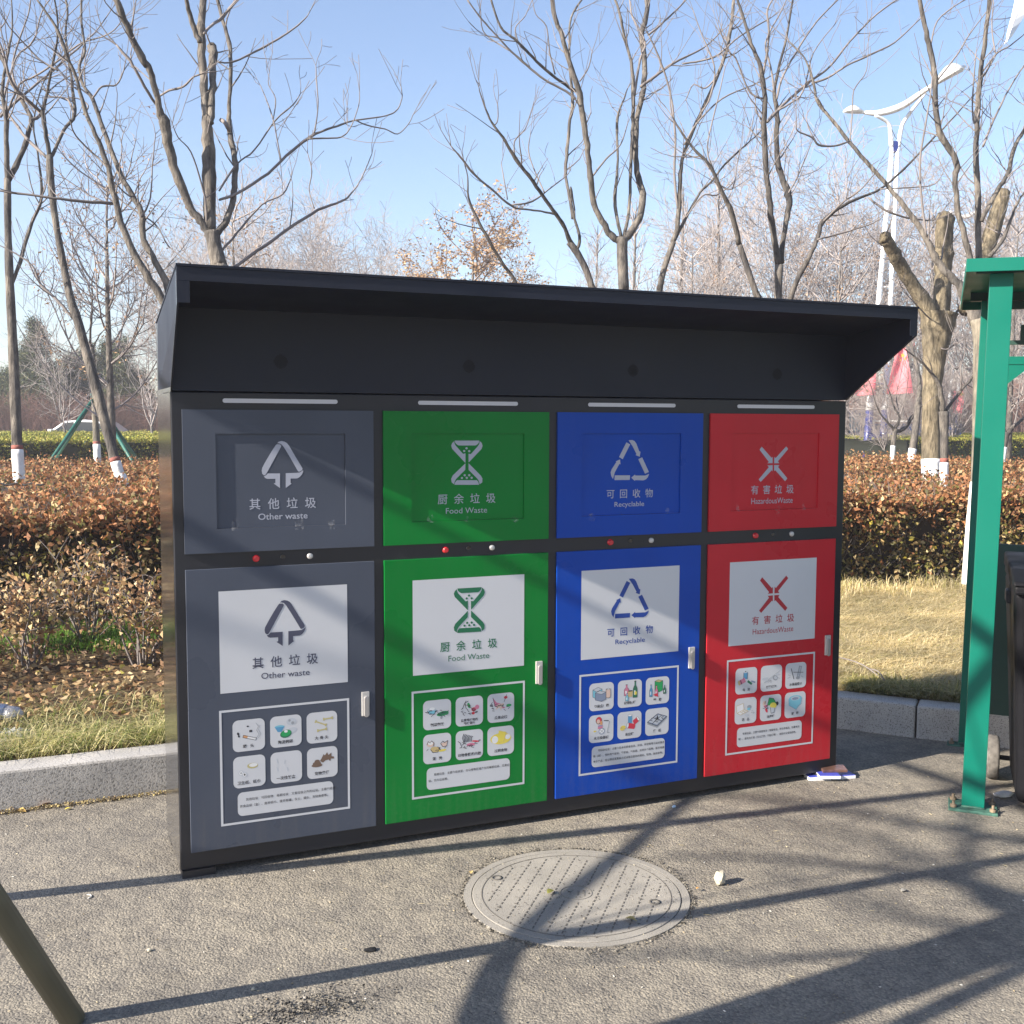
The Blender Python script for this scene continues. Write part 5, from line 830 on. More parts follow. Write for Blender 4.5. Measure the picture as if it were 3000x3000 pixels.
far(445, 42, 6.2, 6, 'pale-trunked vase-shaped tree just left of the waste station', None)
for k, (px, d, h, v) in enumerate([(-60, 84, 11, 2), (300, 90, 10, 1), (520, 62, 12, 1), (620, 50, 10.5, 5), (760, 60, 12.5, 0), (860, 48, 11.2, 1), (960, 55, 12.2, 5), (1060, 46, 9.6, 0), (1130, 62, 11.5, 1), (1280, 55, 10.2, 2), (1500, 58, 9.5, 5), (1640, 44, 9.5, 0), (1740, 52, 12, 2), (1850, 40, 10.5, 2),
                                      (1990, 48, 13.0, 2), (2100, 42, 12.2, 2), (2160, 54, 15, 0), (2330, 44, 12.6, 1), (2480, 46, 13, 0), (2640, 52, 14.2, 1), (2720, 42, 12, 2), (2860, 48, 14, 2), (2930, 40, 12, 1), (3080, 46, 13, 0), (2890, 30, 9, 3), (2960, 28, 8.5, 4)]):
    far(px, d, h * (.66 if px < 500 else .93 if px < 1300 else .8 if px < 1700 else .93 if px < 2600 else .85), v, ('one of the hazy bare trees beyond the left hedge, left of the station' if px < 500 else 'one of the hazy bare treetops showing over the left half of the canopy' if px < 1400 else 'one of the hazy bare treetops showing over the right half of the canopy' if px < 2550 else 'one of the tall hazy bare trees behind the willow and the shelter'), GR1 + (' left' if px < 500 else ' over the canopy' if px < 1400 else ' right of centre' if px < 2550 else ' by the shelter'), None, 1.0)
for k, (px, d, h, lb) in enumerate([(2520, 38, 3.3, 'thin young tree just right of the red unit, in front of the blue truck'), (2595, 36, 2.9, 'small bushy bare sapling left of the blue-footed lamp'), (2695, 40, 3.4, 'small sapling between the lamp and the leaning grey tree'), (2795, 38, 4.2, 'pale sapling held by crossed props under the small red flag')]):
    far(px, d, h, 0 if k % 2 else 5, lb, None, None, 1.1)
for k, (px, d, h, v) in enumerate([(-250, 60, 9, 1), (-420, 50, 8, 3), (-600, 64, 10, 0), (-820, 54, 9, 5), (-1050, 66, 10, 2), (-1300, 58, 9, 1), (3250, 50, 12, 2), (3450, 58, 13, 0), (3700, 48, 12, 1)]): far(px, d, h, v, 'bare tree beyond the hedges, outside the photo', 'bare trees outside the photo')
# evergreens
def pine(px, d, h, w, seed, label):
    p = at(px, 1240, d); root = empty('pine_tree', (p.x, p.y, .1)); tag(root, label, 'tree'); rng = np.random.default_rng(seed); r = random.Random(seed)
    mb = MB(); mb.tube([Vector((0, 0, 0)), Vector((0, 0, h * .95))], [.14, .02], 6); mb.build('trunk', M_bark_dark, root)
    C = []
    for k in range(150):
        t = r.random() ** .8; z = h * (.12 + .86 * t); rr = w * (1 - t) ** .75 * r.uniform(.35, 1.05) + .08; a = r.uniform(0, 6.28); C.append((rr * math.cos(a), rr * math.sin(a), z + r.uniform(-.1, .25)))
    C = np.array(C); n = 15000; i = rng.integers(0, len(C), n); P = C[i] + rng.normal(0, .17, (n, 3)) * np.array([1, 1, 1.1])
    o = quads('crown', rnd_leaves(P, .17, rng, fold=.1, aspect=.22), pick([(.05, .075, .03), (.08, .10, .04), (.035, .055, .025), (.13, .13, .05)], n, rng, None, .3), M_green, root); o['kind'] = 'stuff'
for k, (px, d, h, w, lb) in enumerate([(25, 57, 4.1, 1.6, 'dark evergreen cut by the left edge of the photo'), (112, 53, 6.3, 1.5, 'tallest evergreen left of the small pale tree'), (75, 55, 5.0, 1.6, 'evergreen just right of the left-most trunk'), (205, 55, 4.7, 1.7, 'evergreen behind the small pale tree, partly yellowed'), (262, 57, 5.4, 1.6, 'evergreen seen past the leaning trunk'),
                                       (322, 55, 5.4, 1.3, 'narrow evergreen just right of the propped tree'), (362, 54, 5.5, 1.5, 'evergreen right of the props'), (410, 57, 4.0, 1.4, 'low evergreen nearest the waste station')]): pine(px, d, h, w, 200 + k, lb)
# brown thicket
def thicket(name, label_kind, pxa, pxb, d0, d1, hmin, hmax, n, seed, col):
    rng = random.Random(seed); mb = MB()
    for k in range(n):
        px = rng.uniform(pxa, pxb); d = rng.uniform(d0, d1); p = at(px, 1240, d); p.z = .1; h = rng.uniform(hmin, hmax); q = p + Vector((rng.gauss(0, .35), rng.gauss(0, .35), h)); m = (p + q) / 2 + Vector((rng.gauss(0, .15), rng.gauss(0, .15), 0))
        r = .011 * d / 45; mb.tube([p, m, q], [r, r * .8, r * .4], 3, cap=False)
        for _ in range(3):
            s = rng.uniform(.3, .95); b = p + (q - p) * s; e = b + Vector((rng.gauss(0, .35), rng.gauss(0, .35), rng.uniform(.1, .7))); mb.tube([b, e], [r * .6, r * .35], 3, cap=False)
    o = mb.build(name, plain(label_kind, col, .95, var=.3, vscale=.4)); o['kind'] = 'stuff'
thicket('brown_thicket', 'thicket_twig', -1500, 640, 50.5, 51.8, 1.6, 3.0, 4200, 1, (.24, .14, .11))
thicket('brown_thicket', 'thicket_twig', 2400, 3300, 66, 80, 2.5, 5.5, 4200, 2, (.22, .13, .10))
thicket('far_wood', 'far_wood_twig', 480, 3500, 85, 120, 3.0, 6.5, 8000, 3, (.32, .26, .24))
rw = at(1500, 1240, 60)
poly_sheet('far_road', [(-60, 50.2), (90, 50.2), (90, 61), (-60, 61)], .17, plain('far_asphalt', (.16, .15, .14), .9, var=.1, vscale=1))
poly_sheet('path_paving', [(-60, 19.2), (60, 19.2), (60, 22.3), (-60, 22.3)], .168, plain('path_stone', (.42, .36, .27), .9, var=.12, vscale=3))

# ------------------------------------------------------------------ vehicles beyond the hedge
def car():
    p = at(245, 1240, 49.5); ang = math.atan2(CR.y, CR.x); root = empty('parked_car', (p.x, p.y, .17), ang); tag(root, 'white car beyond the green hedge, only its roof and windows showing', 'car'); root.scale = (.98, .98, 1.06)
    mw = plain('car_white', (.75, .76, .78), .25, coat=1.0); mg = plain('car_glass', (.03, .04, .05), .08)
    mb = MB(); prof = [(-2.2, .3), (-2.25, .75), (-1.3, .98), (-.55, 1.46), (.4, 1.52), (1.25, 1.42), (1.85, 1.02), (2.2, .95), (2.25, .3)]
    mb.prism_y(prof, -.85, .85); mb.build('body', mw, root, bevel=.05)
    for y in (-.853, .853):
        mb = MB(); mb.prism_y([(-1.12, 1.0), (-.5, 1.38), (-.12, 1.42), (-.12, 1.0)], min(y, y * .99), max(y, y * .99)); mb.build('window', mg, root)
        mb = MB(); mb.prism_y([(-.04, 1.0), (-.04, 1.43), (.8, 1.41), (.8, 1.0)], min(y, y * .99), max(y, y * .99)); mb.build('window', mg, root)
        mb = MB(); mb.prism_y([(.88, 1.0), (.88, 1.40), (1.2, 1.33), (1.62, 1.03)], min(y, y * .99), max(y, y * .99)); mb.build('window', mg, root)
        mb = MB(); mb.box(-1.25, -1.05, min(y, y * 1.2), max(y, y * 1.2), .98, 1.12); mb.build('wing_mirror', mw, root, bevel=.02)
        for x in (-1.4, 1.4):
            mb = MB(); M = Matrix.Translation((x, y * .9, .32)) @ Matrix.Rotation(math.pi / 2, 4, 'X'); mb.lathe([(.2, -.1), (.32, -.1), (.32, .1), (.2, .1)], 18, M); mb.build('wheel', M_rubber, root)
car()
def truck():
    p = at(2545, 1240, 47); ang = math.atan2(CR.y, CR.x); root = empty('truck', (p.x, p.y, .17), ang); tag(root, 'blue truck with a pale windscreen parked behind the saplings right of the red unit', 'truck')
    mb_ = plain('truck_blue', (.02, .06, .22), .4, coat=.5); mg = plain('truck_glass', (.2, .33, .42), .1)
    mb = MB(); mb.prism_y([(-1.7, .35), (-1.75, 1.2), (-1.45, 2.1), (-.2, 2.15), (-.2, .35)], -.95, .95); mb.build('cab', mb_, root, bevel=.04)
    mb = MB(); mb.prism_y([(-1.62, 1.22), (-1.42, 1.9), (-.7, 1.95), (-.7, 1.22)], -.965, .965); mb.build('side_window', mg, root)
    mb = MB(); mb.box(-.12, 3.6, -1, 1, .75, 1.55); mb.build('cargo_bed', mb_, root, bevel=.02)
    for x in (-1.1, 2.4):
        for y in (-.85, .85):
            mb = MB(); M = Matrix.Translation((x, y, .42)) @ Matrix.Rotation(math.pi / 2, 4, 'X'); mb.lathe([(.25, -.12), (.42, -.12), (.42, .12), (.25, .12)], 18, M); mb.build('wheel', M_rubber, root)
truck()
mb = MB(); a, b = at(2420, 1228, 58), at(2720, 1228, 50); a.z = b.z = 1.85; mb.tube([a, b], [.05, .05], 6)
for t in (.05, .5, .95): q = a + (b - a) * t; mb.tube([Vector((q.x, q.y, .1)), q], [.04, .04], 6)
tag(mb.build('guard_rail', plain('rail_white', (.6, .6, .6), .5)), 'pale horizontal rail behind the lamp foot, beyond the hedges', 'railing')

# ------------------------------------------------------------------ street lamps and flags
M_lampw = plain('lamp_white', (.78, .8, .82), .35, coat=.4); M_lampb = plain('lamp_blue', (.012, .025, .17), .4, coat=.3); M_flag = plain('flag_red', (.82, .22, .25), .7, var=.06, vscale=6); M_star = plain('flag_gold', (.75, .5, .05), .6)  # flag red brightened: backlight through the cloth put into its colour
def lamp(dd, foot, neck, wl, wr, label, mids, scale=1.0, sl_=.095, group='white street lamps with blue feet'):
    B = at(*foot, dd); B.z = .16; root = empty('street_lamp', B); tag(root, label, 'street lamp', group)
    Nk = at(*neck, dd) - B
    u = CR.copy(); u.z = 0; u.normalize(); sp = .26 * scale
    bl = MB(); wh = MB()
    split = .185
    for s in (-1, 1):
        o = u * sp * s; q = Nk * split
        mb = MB(); mb.tube([o * 1.1, q + o], [sl_ * 1.5 * scale, sl_ * 1.35 * scale], 10); mb.build('pole_foot', M_lampb, root)
        mb = MB(); mb.tube([q + o, q + o + UP * .5, Nk * .6 + o * .72, Nk + o * .35], [sl_ * 1.6 * scale, sl_ * 1.0 * scale, sl_ * .9 * scale, sl_ * .8 * scale], 10); mb.build('pole', M_lampw, root)
    mb = MB(); mb.box(-sp, sp, -.06, .06, 0, (Nk.z * split) * .6, M=Matrix.Rotation(math.atan2(u.y, u.x), 4, 'Z')); mb.build('foot_panel', M_lampb, root)
    for k in range(5):
        q = Nk * (split + .08 + k * .15); mb = MB(); mb.tube([q - u * sp * .8, q + u * sp * .8], [.025, .025], 6); mb.build('rung', M_lampw, root)
    mb = MB(); mb.box(-.12, .12, -.08, .08, -.22, .16, M=Matrix.Translation(Nk) @ Matrix.Rotation(math.atan2(u.y, u.x), 4, 'Z')); mb.build('collar', M_lampb, root, bevel=.03)
    Wp = [at(x, y, d) - B for x, y, d in mids]
    n = len(Wp); Wc = catmull(Wp, 5)
    mb = MB(); m = len(Wc); side = Vector((-u.y, u.x, 0)); vs = []
    for i, q in enumerate(Wc):
        t = i / (m - 1); hw = .06 + .42 * math.sin(math.pi * t) ** 1.2; th = .045 + .09 * math.sin(math.pi * t)
        vs += [q - side * hw, q - UP * th, q + side * hw, q + UP * th]
    fs = [(i * 4 + k, i * 4 + (k + 1) % 4, (i + 1) * 4 + (k + 1) % 4, (i + 1) * 4 + k) for i in range(m - 1) for k in range(4)] + [(3, 2, 1, 0), ((m - 1) * 4, (m - 1) * 4 + 1, (m - 1) * 4 + 2, (m - 1) * 4 + 3)]
    mb.add(vs, fs, 0, True); mb.build('wing', M_lampw, root)
    for (x0, y0, x1, y1, w) in (wl, wr):
        a, b = at(x0, y0, dd + (.5 if w > 0 else -2.0)) - B, at(x1, y1, dd + (.5 if w > 0 else -2.4)) - B; d = (b - a); Ln = d.length; d.normalize(); w = abs(w)
        mb = MB(); vs = []; K = 8
        for i in range(K + 1):
            t = i / K; hw = w * (.35 + .65 * math.sin(math.pi * min(1, .15 + t * .75))); q = a + d * Ln * t
            vs += [q - side * hw, q - UP * w * .18, q + side * hw, q + UP * w * .75 * math.sin(math.pi * (.1 + .85 * t))]
        mb.add(vs, [(i * 4 + k, i * 4 + (k + 1) % 4, (i + 1) * 4 + (k + 1) % 4, (i + 1) * 4 + k) for i in range(K) for k in range(4)] + [(3, 2, 1, 0), (K * 4, K * 4 + 1, K * 4 + 2, K * 4 + 3)], 0, True); mb.build('lamp_head', M_lampw, root)
    return root, B, Nk
L1, B1, N1 = lamp(37, (2560, 1372), (2622, 428), (2528, 329, 2472, 325, .30), (2742, 243, 2822, 201, -.5), 'tall twin-pole street lamp with a curved wing top, right of the canopy', [(2525, 329, 37.4), (2575, 331, 37.2), (2640, 312, 36.5), (2700, 272, 35.6), (2752, 235, 34.8)])
for x0, y0, c, x1, y1 in ((2564, 338, (2602, 360), 2612, 430), (2712, 272, (2652, 350), 2632, 430)):
    pts = catmull([at(x0, y0, 36.6) - B1, at(*c, 36.8) - B1, at((c[0] + x1) / 2 + (2 if x0 < 2600 else -3), (c[1] + y1) / 2 - 4, 36.9) - B1, at(x1, y1, 37) - B1], 4)
    mb = MB(); mb.tube(pts, [.05 + .04 * i / len(pts) for i in range(len(pts))], 8); mb.build('strut', M_lampw, L1)
L2, B2, N2 = lamp(58, (2780, 1300), (2840, 700), (2800, 630, 2770, 627, .3), (2905, 585, 2940, 570, -.3), 'second twin-pole street lamp farther off, its poles seen between willow and green post', [(2800, 632, 58.4), (2840, 632, 58), (2900, 590, 56)], .8)
def star(mb, c, u, v, r, mi=0):
    mb.add([c + (u * math.sin(k * math.pi / 5) + v * math.cos(k * math.pi / 5)) * (r if k % 2 == 0 else r * .4) for k in range(10)], [list(range(10))], mi)
def flag(corners, dd, label, stars, group='red flags hung from the street lamps'):
    P = [at(x, y, dd) for x, y in corners]; c = sum(P, Vector()) / 4; n = (P[1] - P[0]).cross(P[3] - P[0]).normalized()
    if n.dot(CF) > 0: n = -n
    N_ = 8; mb = MB(); vs = []
    for i in range(N_ + 1):
        for j in range(N_ + 1):
            a, b = i / N_, j / N_; q = (P[0] * (1 - a) + P[1] * a) * (1 - b) + (P[3] * (1 - a) + P[2] * a) * b; vs.append(q + n * (.06 * math.sin(a * 7 + b * 3)) - c)
    mb.add(vs, [(i * (N_ + 1) + j, (i + 1) * (N_ + 1) + j, (i + 1) * (N_ + 1) + j + 1, i * (N_ + 1) + j + 1) for i in range(N_) for j in range(N_)], 0, True)
    root = empty('flag', c); tag(root, label, 'flag', group); mb.build('cloth', M_flag, root)
    if stars:
        mb = MB(); u, v = (P[1] - P[0]).normalized(), (P[0] - P[3]).normalized()
        for x, y, r in stars: star(mb, at(x, y, dd) - c + n * .12, u, v, r)
        mb.build('stars', M_star, root)
flag([(2628, 1012), (2652, 1020), (2677, 1152), (2594, 1155)], 36.3, 'red flag with yellow stars hanging right of the nearer lamp pole', [(2641, 1043, .09), (2648, 1053, .05), (2634, 1056, .04)])
flag([(2530, 1045), (2565, 1035), (2566, 1157), (2500, 1159)], 36.6, 'red flag left of the nearer lamp pole, partly hidden by the canopy', [])
flag([(2793, 1145), (2823, 1145), (2822, 1212), (2786, 1210)], 57.5, 'small distant red flag right of the willow trunk', [(2815, 1156, .14)])
flag([(2669, 988), (2681, 985), (2679, 1022), (2668, 1020)], 57, 'sliver of a red flag just under the right tip of the canopy', [])
# end of a nearer lamp wing, top right
B3 = at(3110, 1500, 16); B3.z = .16; r3 = empty('street_lamp', B3); tag(r3, 'white end of a nearer street lamp wing at the top right corner', 'street lamp', 'white street lamps with blue feet')
Wp = [at(2946, 126, 15.2) - B3, at(2975, 40, 15.3) - B3, at(3010, -60, 15.5) - B3, at(3100, -240, 16) - B3]; Wc = catmull(Wp, 4); mb = MB(); vs = []; u3 = CR
for i, q in enumerate(Wc):
    t = i / (len(Wc) - 1); hw = .01 + .22 * min(1, t * 1.6) ** .8; vs += [q - u3 * hw * .35, q - CF * .05, q + u3 * hw, q + CF * .05]
mb.add(vs, [(i * 4 + k, i * 4 + (k + 1) % 4, (i + 1) * 4 + (k + 1) % 4, (i + 1) * 4 + k) for i in range(len(Wc) - 1) for k in range(4)] + [(3, 2, 1, 0)], 0); mb.build('wing', M_lampw, r3)
mb = MB(); mb.tube([Vector((0, 0, 0)), Wp[-1] * .5 + Vector((.3, 0, 0)), Wp[-1]], [.12, .1, .08], 10); mb.build('pole', M_lampw, r3)

# ------------------------------------------------------------------ green shelter and wheelie bin
M_gr = plain('shelter_green', (.0012, .128, .09), .4, spec=.25, coat=.0, var=.05, vscale=3); M_grd = plain('shelter_shaded_green', (.01, .045, .035), .5, var=.1)  # darker green puts the shade under the roof into the colour
ang = math.radians(-45)
SH = empty('green_shelter', (3.262, -.588, 0), ang); tag(SH, 'green steel bin shelter with post, fretwork and flat roof at the right edge', 'shelter')
SH.rotation_euler = (math.radians(-.33), math.radians(.83), ang)      # stands slightly off plumb
# local frame: x to the right along the kerb, y away from the camera
def shb(name, m, *a, bevel=.002, parent=None): mb = MB(); mb.box(*a); return mb.build(name, m, parent or SH, bevel=bevel)
for (x, y, m) in ((0, 0, M_gr), (0, 1.05, M_gr), (2.6, 0, M_gr), (2.6, 1.05, M_gr)):
    shb('post', m, x - .046, x + .046, y - .03, y + .03, .012, 2.327)
    shb('base_plate', plain('worn_green', (.05, .13, .1), .7, var=.5, vscale=40), x - .10, x + .10, y - .075, y + .075, 0, .012)
    for bx_ in (-.08, .08):
        for by_ in (-.05, .05):
            mb = MB(); mb.lathe([(.014, .0), (.014, .012), (.006, .012), (.006, .028)], 6, Matrix.Translation((x + bx_, y + by_, .0122))); mb.build('anchor_bolt', plain('rusty_steel', (.2, .15, .1), .8, var=.4, vscale=60), SH)
shb('roof_fascia', M_gr, -.142, 2.75, -.115, -.107, 2.325, 2.380); shb('roof_sheet', M_gr, -.142, 2.75, -.106, 1.45, 2.370, 2.380); shb('roof_fascia', M_gr, -.142, -.134, -.105, 1.45, 2.325, 2.3695)
shb('roof_fascia', M_gr, -.133, 2.75, 1.442, 1.45, 2.325, 2.3695)
for y in (.0, 1.05): shb('roof_beam', M_grd, -.10, 2.7, y - .025, y + .025, 2.328, 2.3695)
shb('side_beam', M_grd, -.02, .02, .032, 1.018, 2.285, 2.326)
for x in (0, 2.6):
    for y in (0, 1.05):
        mb = MB(); mb.tube([Vector((x - .048, y - .034, .0145)), Vector((x, y - .035, .016)), Vector((x + .048, y - .034, .0145))], [.004, .005, .004], 6); mb.build('weld_bead', plain('worn_green', (.05, .13, .1), .7), SH)
shb('back_panel', M_grd, .06, 2.54, 1.04, 1.06, .18, 1.08)
# fretwork between the back posts
mb = MB(); z0_, z1_ = 2.045, 2.285; mb.box(.05, 2.55, 1.035, 1.065, z1_ + .0, z1_ + .04); mb.build('fret_rail', M_grd, SH)
mb = MB(); mb.box(.05, 2.55, 1.035, 1.065, z0_ - .04, z0_); mb.build('fret_rail', M_gr, SH)
mb = MB(); w = .022; cell = .30
for k in range(8):
    x = .05 + k * cell + .02
    for (a0, a1, b0, b1) in ((0, w, 0, .24), (cell * .55, cell * .55 + w, .06, .24), (w, cell * .55, .06, .06 + w), (cell * .25, cell * .25 + w, .06 + w, .16), (cell * .25 + w, cell * .55, .14, .14 + w), (cell * .55 + w, cell, .16, .16 + w), (cell * .78, cell * .78 + w, 0, .16)):
        mb.box(x + a0, x + a1, 1.04, 1.06, z0_ + b0, z0_ + b1)
o = mb.build('fretwork', M_grd, SH); o['kind'] = 'stuff'
for x, s in ((.05, 1), (2.55, -1)):
    mb = MB(); mb.prism_y([(x, z0_ - .041), (x + .16 * s, z0_ - .041), (x, z0_ - .18)], 1.04, 1.06); mb.build('corner_bracket', M_gr, SH)
# wheelie bin
BN = empty('wheelie_bin', (3.69, -.30, 0), ang); tag(BN, 'black wheeled bin cut by the right edge, standing under the green shelter', 'bin')
M_bin = plain('bin_plastic', (.008, .008, .01), .55, spec=.12, var=.15, vscale=6)
BN.location = (3.69 + .707 * .07 - .041, -.30 - .707 * .07 + .018, 0)
bm_ = MB(); lv = [(.30 + 0, .06, .05), (.33, .09, .45), (.36, .12, .98)]
def ringr(x0, x1, y0, y1, z): return [(x0, y0, z), (x1, y0, z), (x1, y1, z), (x0, y1, z)]
R1 = [ringr(.045, .56, -.52, -.02, .05), ringr(.02, .58, -.57, .04, .55), ringr(-.005, .605, -.64, .08, 1.0)]
bm_.add(sum(R1, []), [(0, 3, 2, 1), (8, 9, 10, 11)] + [(r * 4 + k, r * 4 + (k + 1) % 4, r * 4 + 4 + (k + 1) % 4, r * 4 + 4 + k) for r in (0, 1) for k in range(4)]); bm_.build('bin_body', M_bin, BN, bevel=.03)
mb = MB(); mb.box(-.005, .625, -.67, .10, .985, 1.02); mb.build('rim', M_bin, BN, bevel=.01)
mb = MB(); mb.prism_x([(-.68, 1.022), (.08, 1.022), (.06, 1.09), (-.5, 1.075), (-.67, 1.04)], -.012, .632); mb.build('lid', M_bin, BN, bevel=.012)
mb = MB(); mb.tube([Vector((.06, .06, .98)), Vector((.06, .17, 1.0)), Vector((.56, .17, 1.0)), Vector((.56, .06, .98))], [.018] * 4, 8); mb.build('handle', M_bin, BN)
for s in (0, 1):
    mb = MB(); M = Matrix.Translation((-.03 + s * .68, 0, .104)) @ Matrix.Rotation(math.pi / 2, 4, 'Y'); mb.lathe([(.06, -.024), (.098, -.026), (.104, -.015), (.104, .015), (.098, .026), (.06, .024)], 28, M); wo = mb.build('wheel', plain('dusty_rubber', (.12, .11, .1), .9, var=.4, vscale=40), BN)
    mb = MB(); mb.lathe([(.02, -.03), (.06, -.021), (.06, .021), (.02, .03)], 20, M); mb.build('hub', plain('hub_grey', (.2, .2, .19), .7, var=.3, vscale=30), wo)
mb = MB(); mb.tube([Vector((-.0, 0, .104)), Vector((.62, 0, .104))], [.012] * 2, 8); mb.build('axle', M_rubber, BN)
p = at(2990, 1702, 4.75); mb = MB(); M = Matrix.Rotation(0, 4, 'Z'); lp = BN.matrix_world
gh = empty('bin_lug', (p.x, p.y, p.z)); bpy.data.objects.remove(gh)
mb = MB(); mb.box(-.02, .05, -.36, -.26, .90, .96); mb.build('lift_lug', plain('lug_grey', (.05, .05, .055), .6, var=.2), BN, bevel=.01)

# ------------------------------------------------------------------ manhole
MH = empty('manhole_cover', (1.250, -.690, -.0035)); tag(MH, 'round concrete manhole cover with dashed ribs set in the asphalt', 'manhole cover')
Rr = .405
def ring(mb, r0, r1, z0, z1, seg=72, mi=0):
    vs = []
    for r, z in ((r0, z0), (r0, z1), (r1, z1), (r1, z0)):
        for k in range(seg): a = 2 * math.pi * k / seg; vs.append((r * math.cos(a), r * math.sin(a), z))
    mb.add(vs, [(i * seg + k, i * seg + (k + 1) % seg, (i + 1) * seg + (k + 1) % seg, (i + 1) * seg + k) for i in range(3) for k in range(seg)], mi)
mb = MB(); ring(mb, .377, Rr, -.01, .0075); mb.build('frame_ring', M_cover, MH)
mb = MB(); mb.lathe([(.3735, -.01), (.3735, .0075), (.3715, .009)], 72, None, 0, False); mb.build('cover_disc', M_cover, MH)
mb = MB(); ring(mb, .3738, .3768, -.01, .0042); mb.build('seam', M_cover_dark, MH)
mb = MB(); ring(mb, .338, .341, .0088, .0102); mb.build('inner_groove', M_cover_dark, MH)
a_, b_ = ground(1455, 2681), ground(1579, 2500); dl = Vector((b_.x - a_.x, b_.y - a_.y, 0)).normalized(); pl_ = Vector((-dl.y, dl.x, 0))
dm = MB()
for k in range(-6, 7):
    o_ = (k + .5 if k != 9 else 0) * .0512
    if abs(o_) > .32: continue
    half = math.sqrt(.322 ** 2 - o_ ** 2); t = -half
    while t < half - .02:
        c0 = pl_ * o_ + dl * (t + .0085)
        if c0.length > .075: dm.box(-.0085, .0085, -.0022, .0022, .0086, .0104, M=Matrix.Translation(c0) @ Matrix.Rotation(math.atan2(dl.y, dl.x), 4, 'Z'))
        t += .0285
o = dm.build('dash_ribs', M_cover_dark, MH); o['kind'] = 'stuff'
mb = MB(); ring(mb, .055, .058, .0088, .0104); mb.build('centre_ring', M_cover_mid, MH)
mb = MB()
for x0, y0, x1, y1 in ((-.034, .02, -.022, .002), (-.01, .02, -.022, .002), (-.022, .002, -.022, -.02), (.006, .02, .006, -.02), (.03, .02, .03, -.02), (.006, 0, .03, 0)):
    v = Vector((x1 - x0, y1 - y0)); mb.box(0, v.length, -.0012, .0012, .0086, .0105, M=Matrix.Rotation(math.radians(-28), 4, 'Z') @ Matrix.Translation((x0, y0, 0)) @ Matrix.Rotation(math.atan2(v.y, v.x), 4, 'Z'))
mb.build('cast_mark', M_cover_mid, MH)
for c in (ground(1455, 2577), ground(1918, 2648)):
    M = Matrix.Translation((c.x - 1.25, c.y + .69, 0)); mb = MB(); mb.lathe([(.021, .0087), (.021, .0118), (.013, .0118), (.012, .0088)], 18, M); h = mb.build('lifting_hole', M_cover_dark, MH)
rgm = np.random.default_rng(31); n = 800; a = rgm.uniform(0, 2 * np.pi, n); r_ = .408 + np.abs(rgm.normal(0, .010, n)) * np.where(np.sin(a * 3 + 1) + .6 * np.sin(a * 7) > .4, 2.2, .8)
P_ = np.stack([1.25 + r_ * np.cos(a), -.69 + r_ * np.sin(a), .002 + rgm.random(n) * .004], 1)
o = quads('rim_grit', rnd_leaves(P_, .010, rgm, flat=.7), pick([(.09, .08, .07), (.17, .155, .13), (.33, .3, .25), (.13, .12, .1)], n, rgm, None, .3), M_leaf); o['kind'] = 'stuff'
n = 500; r_ = .37 * np.sqrt(rgm.random(n)); a = rgm.uniform(0, 2 * np.pi, n); P_ = np.stack([1.25 + r_ * np.cos(a), -.69 + r_ * np.sin(a), np.full(n, .0075)], 1)
o = quads('cover_grit', rnd_leaves(P_, .008, rgm, flat=1.0, aspect=.35), pick([(.07, .06, .05), (.5, .45, .35), (.2, .18, .15)], n, rgm, [.55, .2, .25], .3), M_leaf); o['kind'] = 'stuff'
# ------------------------------------------------------------------ small things on the ground
def rock(name, loc, sx, sy, sz, seed, mat, label=None, cat=None, tilt=0.0, sub=2, parent=None, group=None):
    bm = bmesh.new(); bmesh.ops.create_icosphere(bm, subdivisions=sub, radius=1)
    for v in bm.verts:
        n = noise.noise(v.co * 1.7 + Vector((seed * 3.1, 0, 0))); n2 = noise.noise(v.co * 4 + Vector((0, seed, 0)))
        v.co *= 1 + .35 * n + .16 * n2; v.co = Vector((v.co.x * sx, v.co.y * sy, v.co.z * sz))
    zmin = min(v.co.z for v in bm.verts)
    me = bpy.data.meshes.new(name); bm.to_mesh(me); bm.free(); me.materials.append(mat); o = link(name, me, parent); o.location = (loc[0], loc[1], loc[2] - zmin); o.rotation_euler = (0, 0, tilt)
    if label: tag(o, label, cat, group)
    return o
M_stone = concrete_mat('pale_stone', (.46, .42, .33), .3, 90)
rock('stone', (1.775, -.822, -.002), .027, .02, .03, 3, M_stone, 'pale upright stone on the asphalt right of the manhole cover', 'stone', .4)
M_bk = plain('box_blue', (.06, .08, .45), .4); M_bw = plain('box_white', (.75, .75, .78), .5); M_br = plain('packet_brown', (.13, .07, .055), .35, coat=.6, var=.4, vscale=30)
def slab(name, loc, rz, sx, sy, z0, h, m0, m1, label, cat, group=None, tilt=0):
    root = empty(name, (loc[0], loc[1], z0), rz); root.rotation_euler = (tilt, 0, rz); tag(root, label, cat, group)
    mb = MB(); mb.box(-sx / 2, sx / 2, -sy / 2, sy / 2, 0, h); mb.build('sleeve', m1, root, bevel=.001)
    mb = MB(); mb.box(-sx / 2 + .001, sx / 2 - .001, -sy / 2 + .001, sy / 2 - .001, h, h + .0012); mb.build('cover', m0, root); return root
c = ground(2410, 2282); slab('flat_box', (c.x - .015, c.y + .02), math.radians(-18), .11, .075, 0, .016, M_bk, M_bw, 'left-most blue and white box at the foot of the red unit', 'box', 'flat boxes by the station foot')
c = ground(2440, 2288); slab('flat_box', (c.x - .012, c.y + .02), math.radians(-24), .10, .07, .0175, .013, M_bk, M_bw, 'blue and white box lying across its neighbour, nearest the road', 'box', 'flat boxes by the station foot')
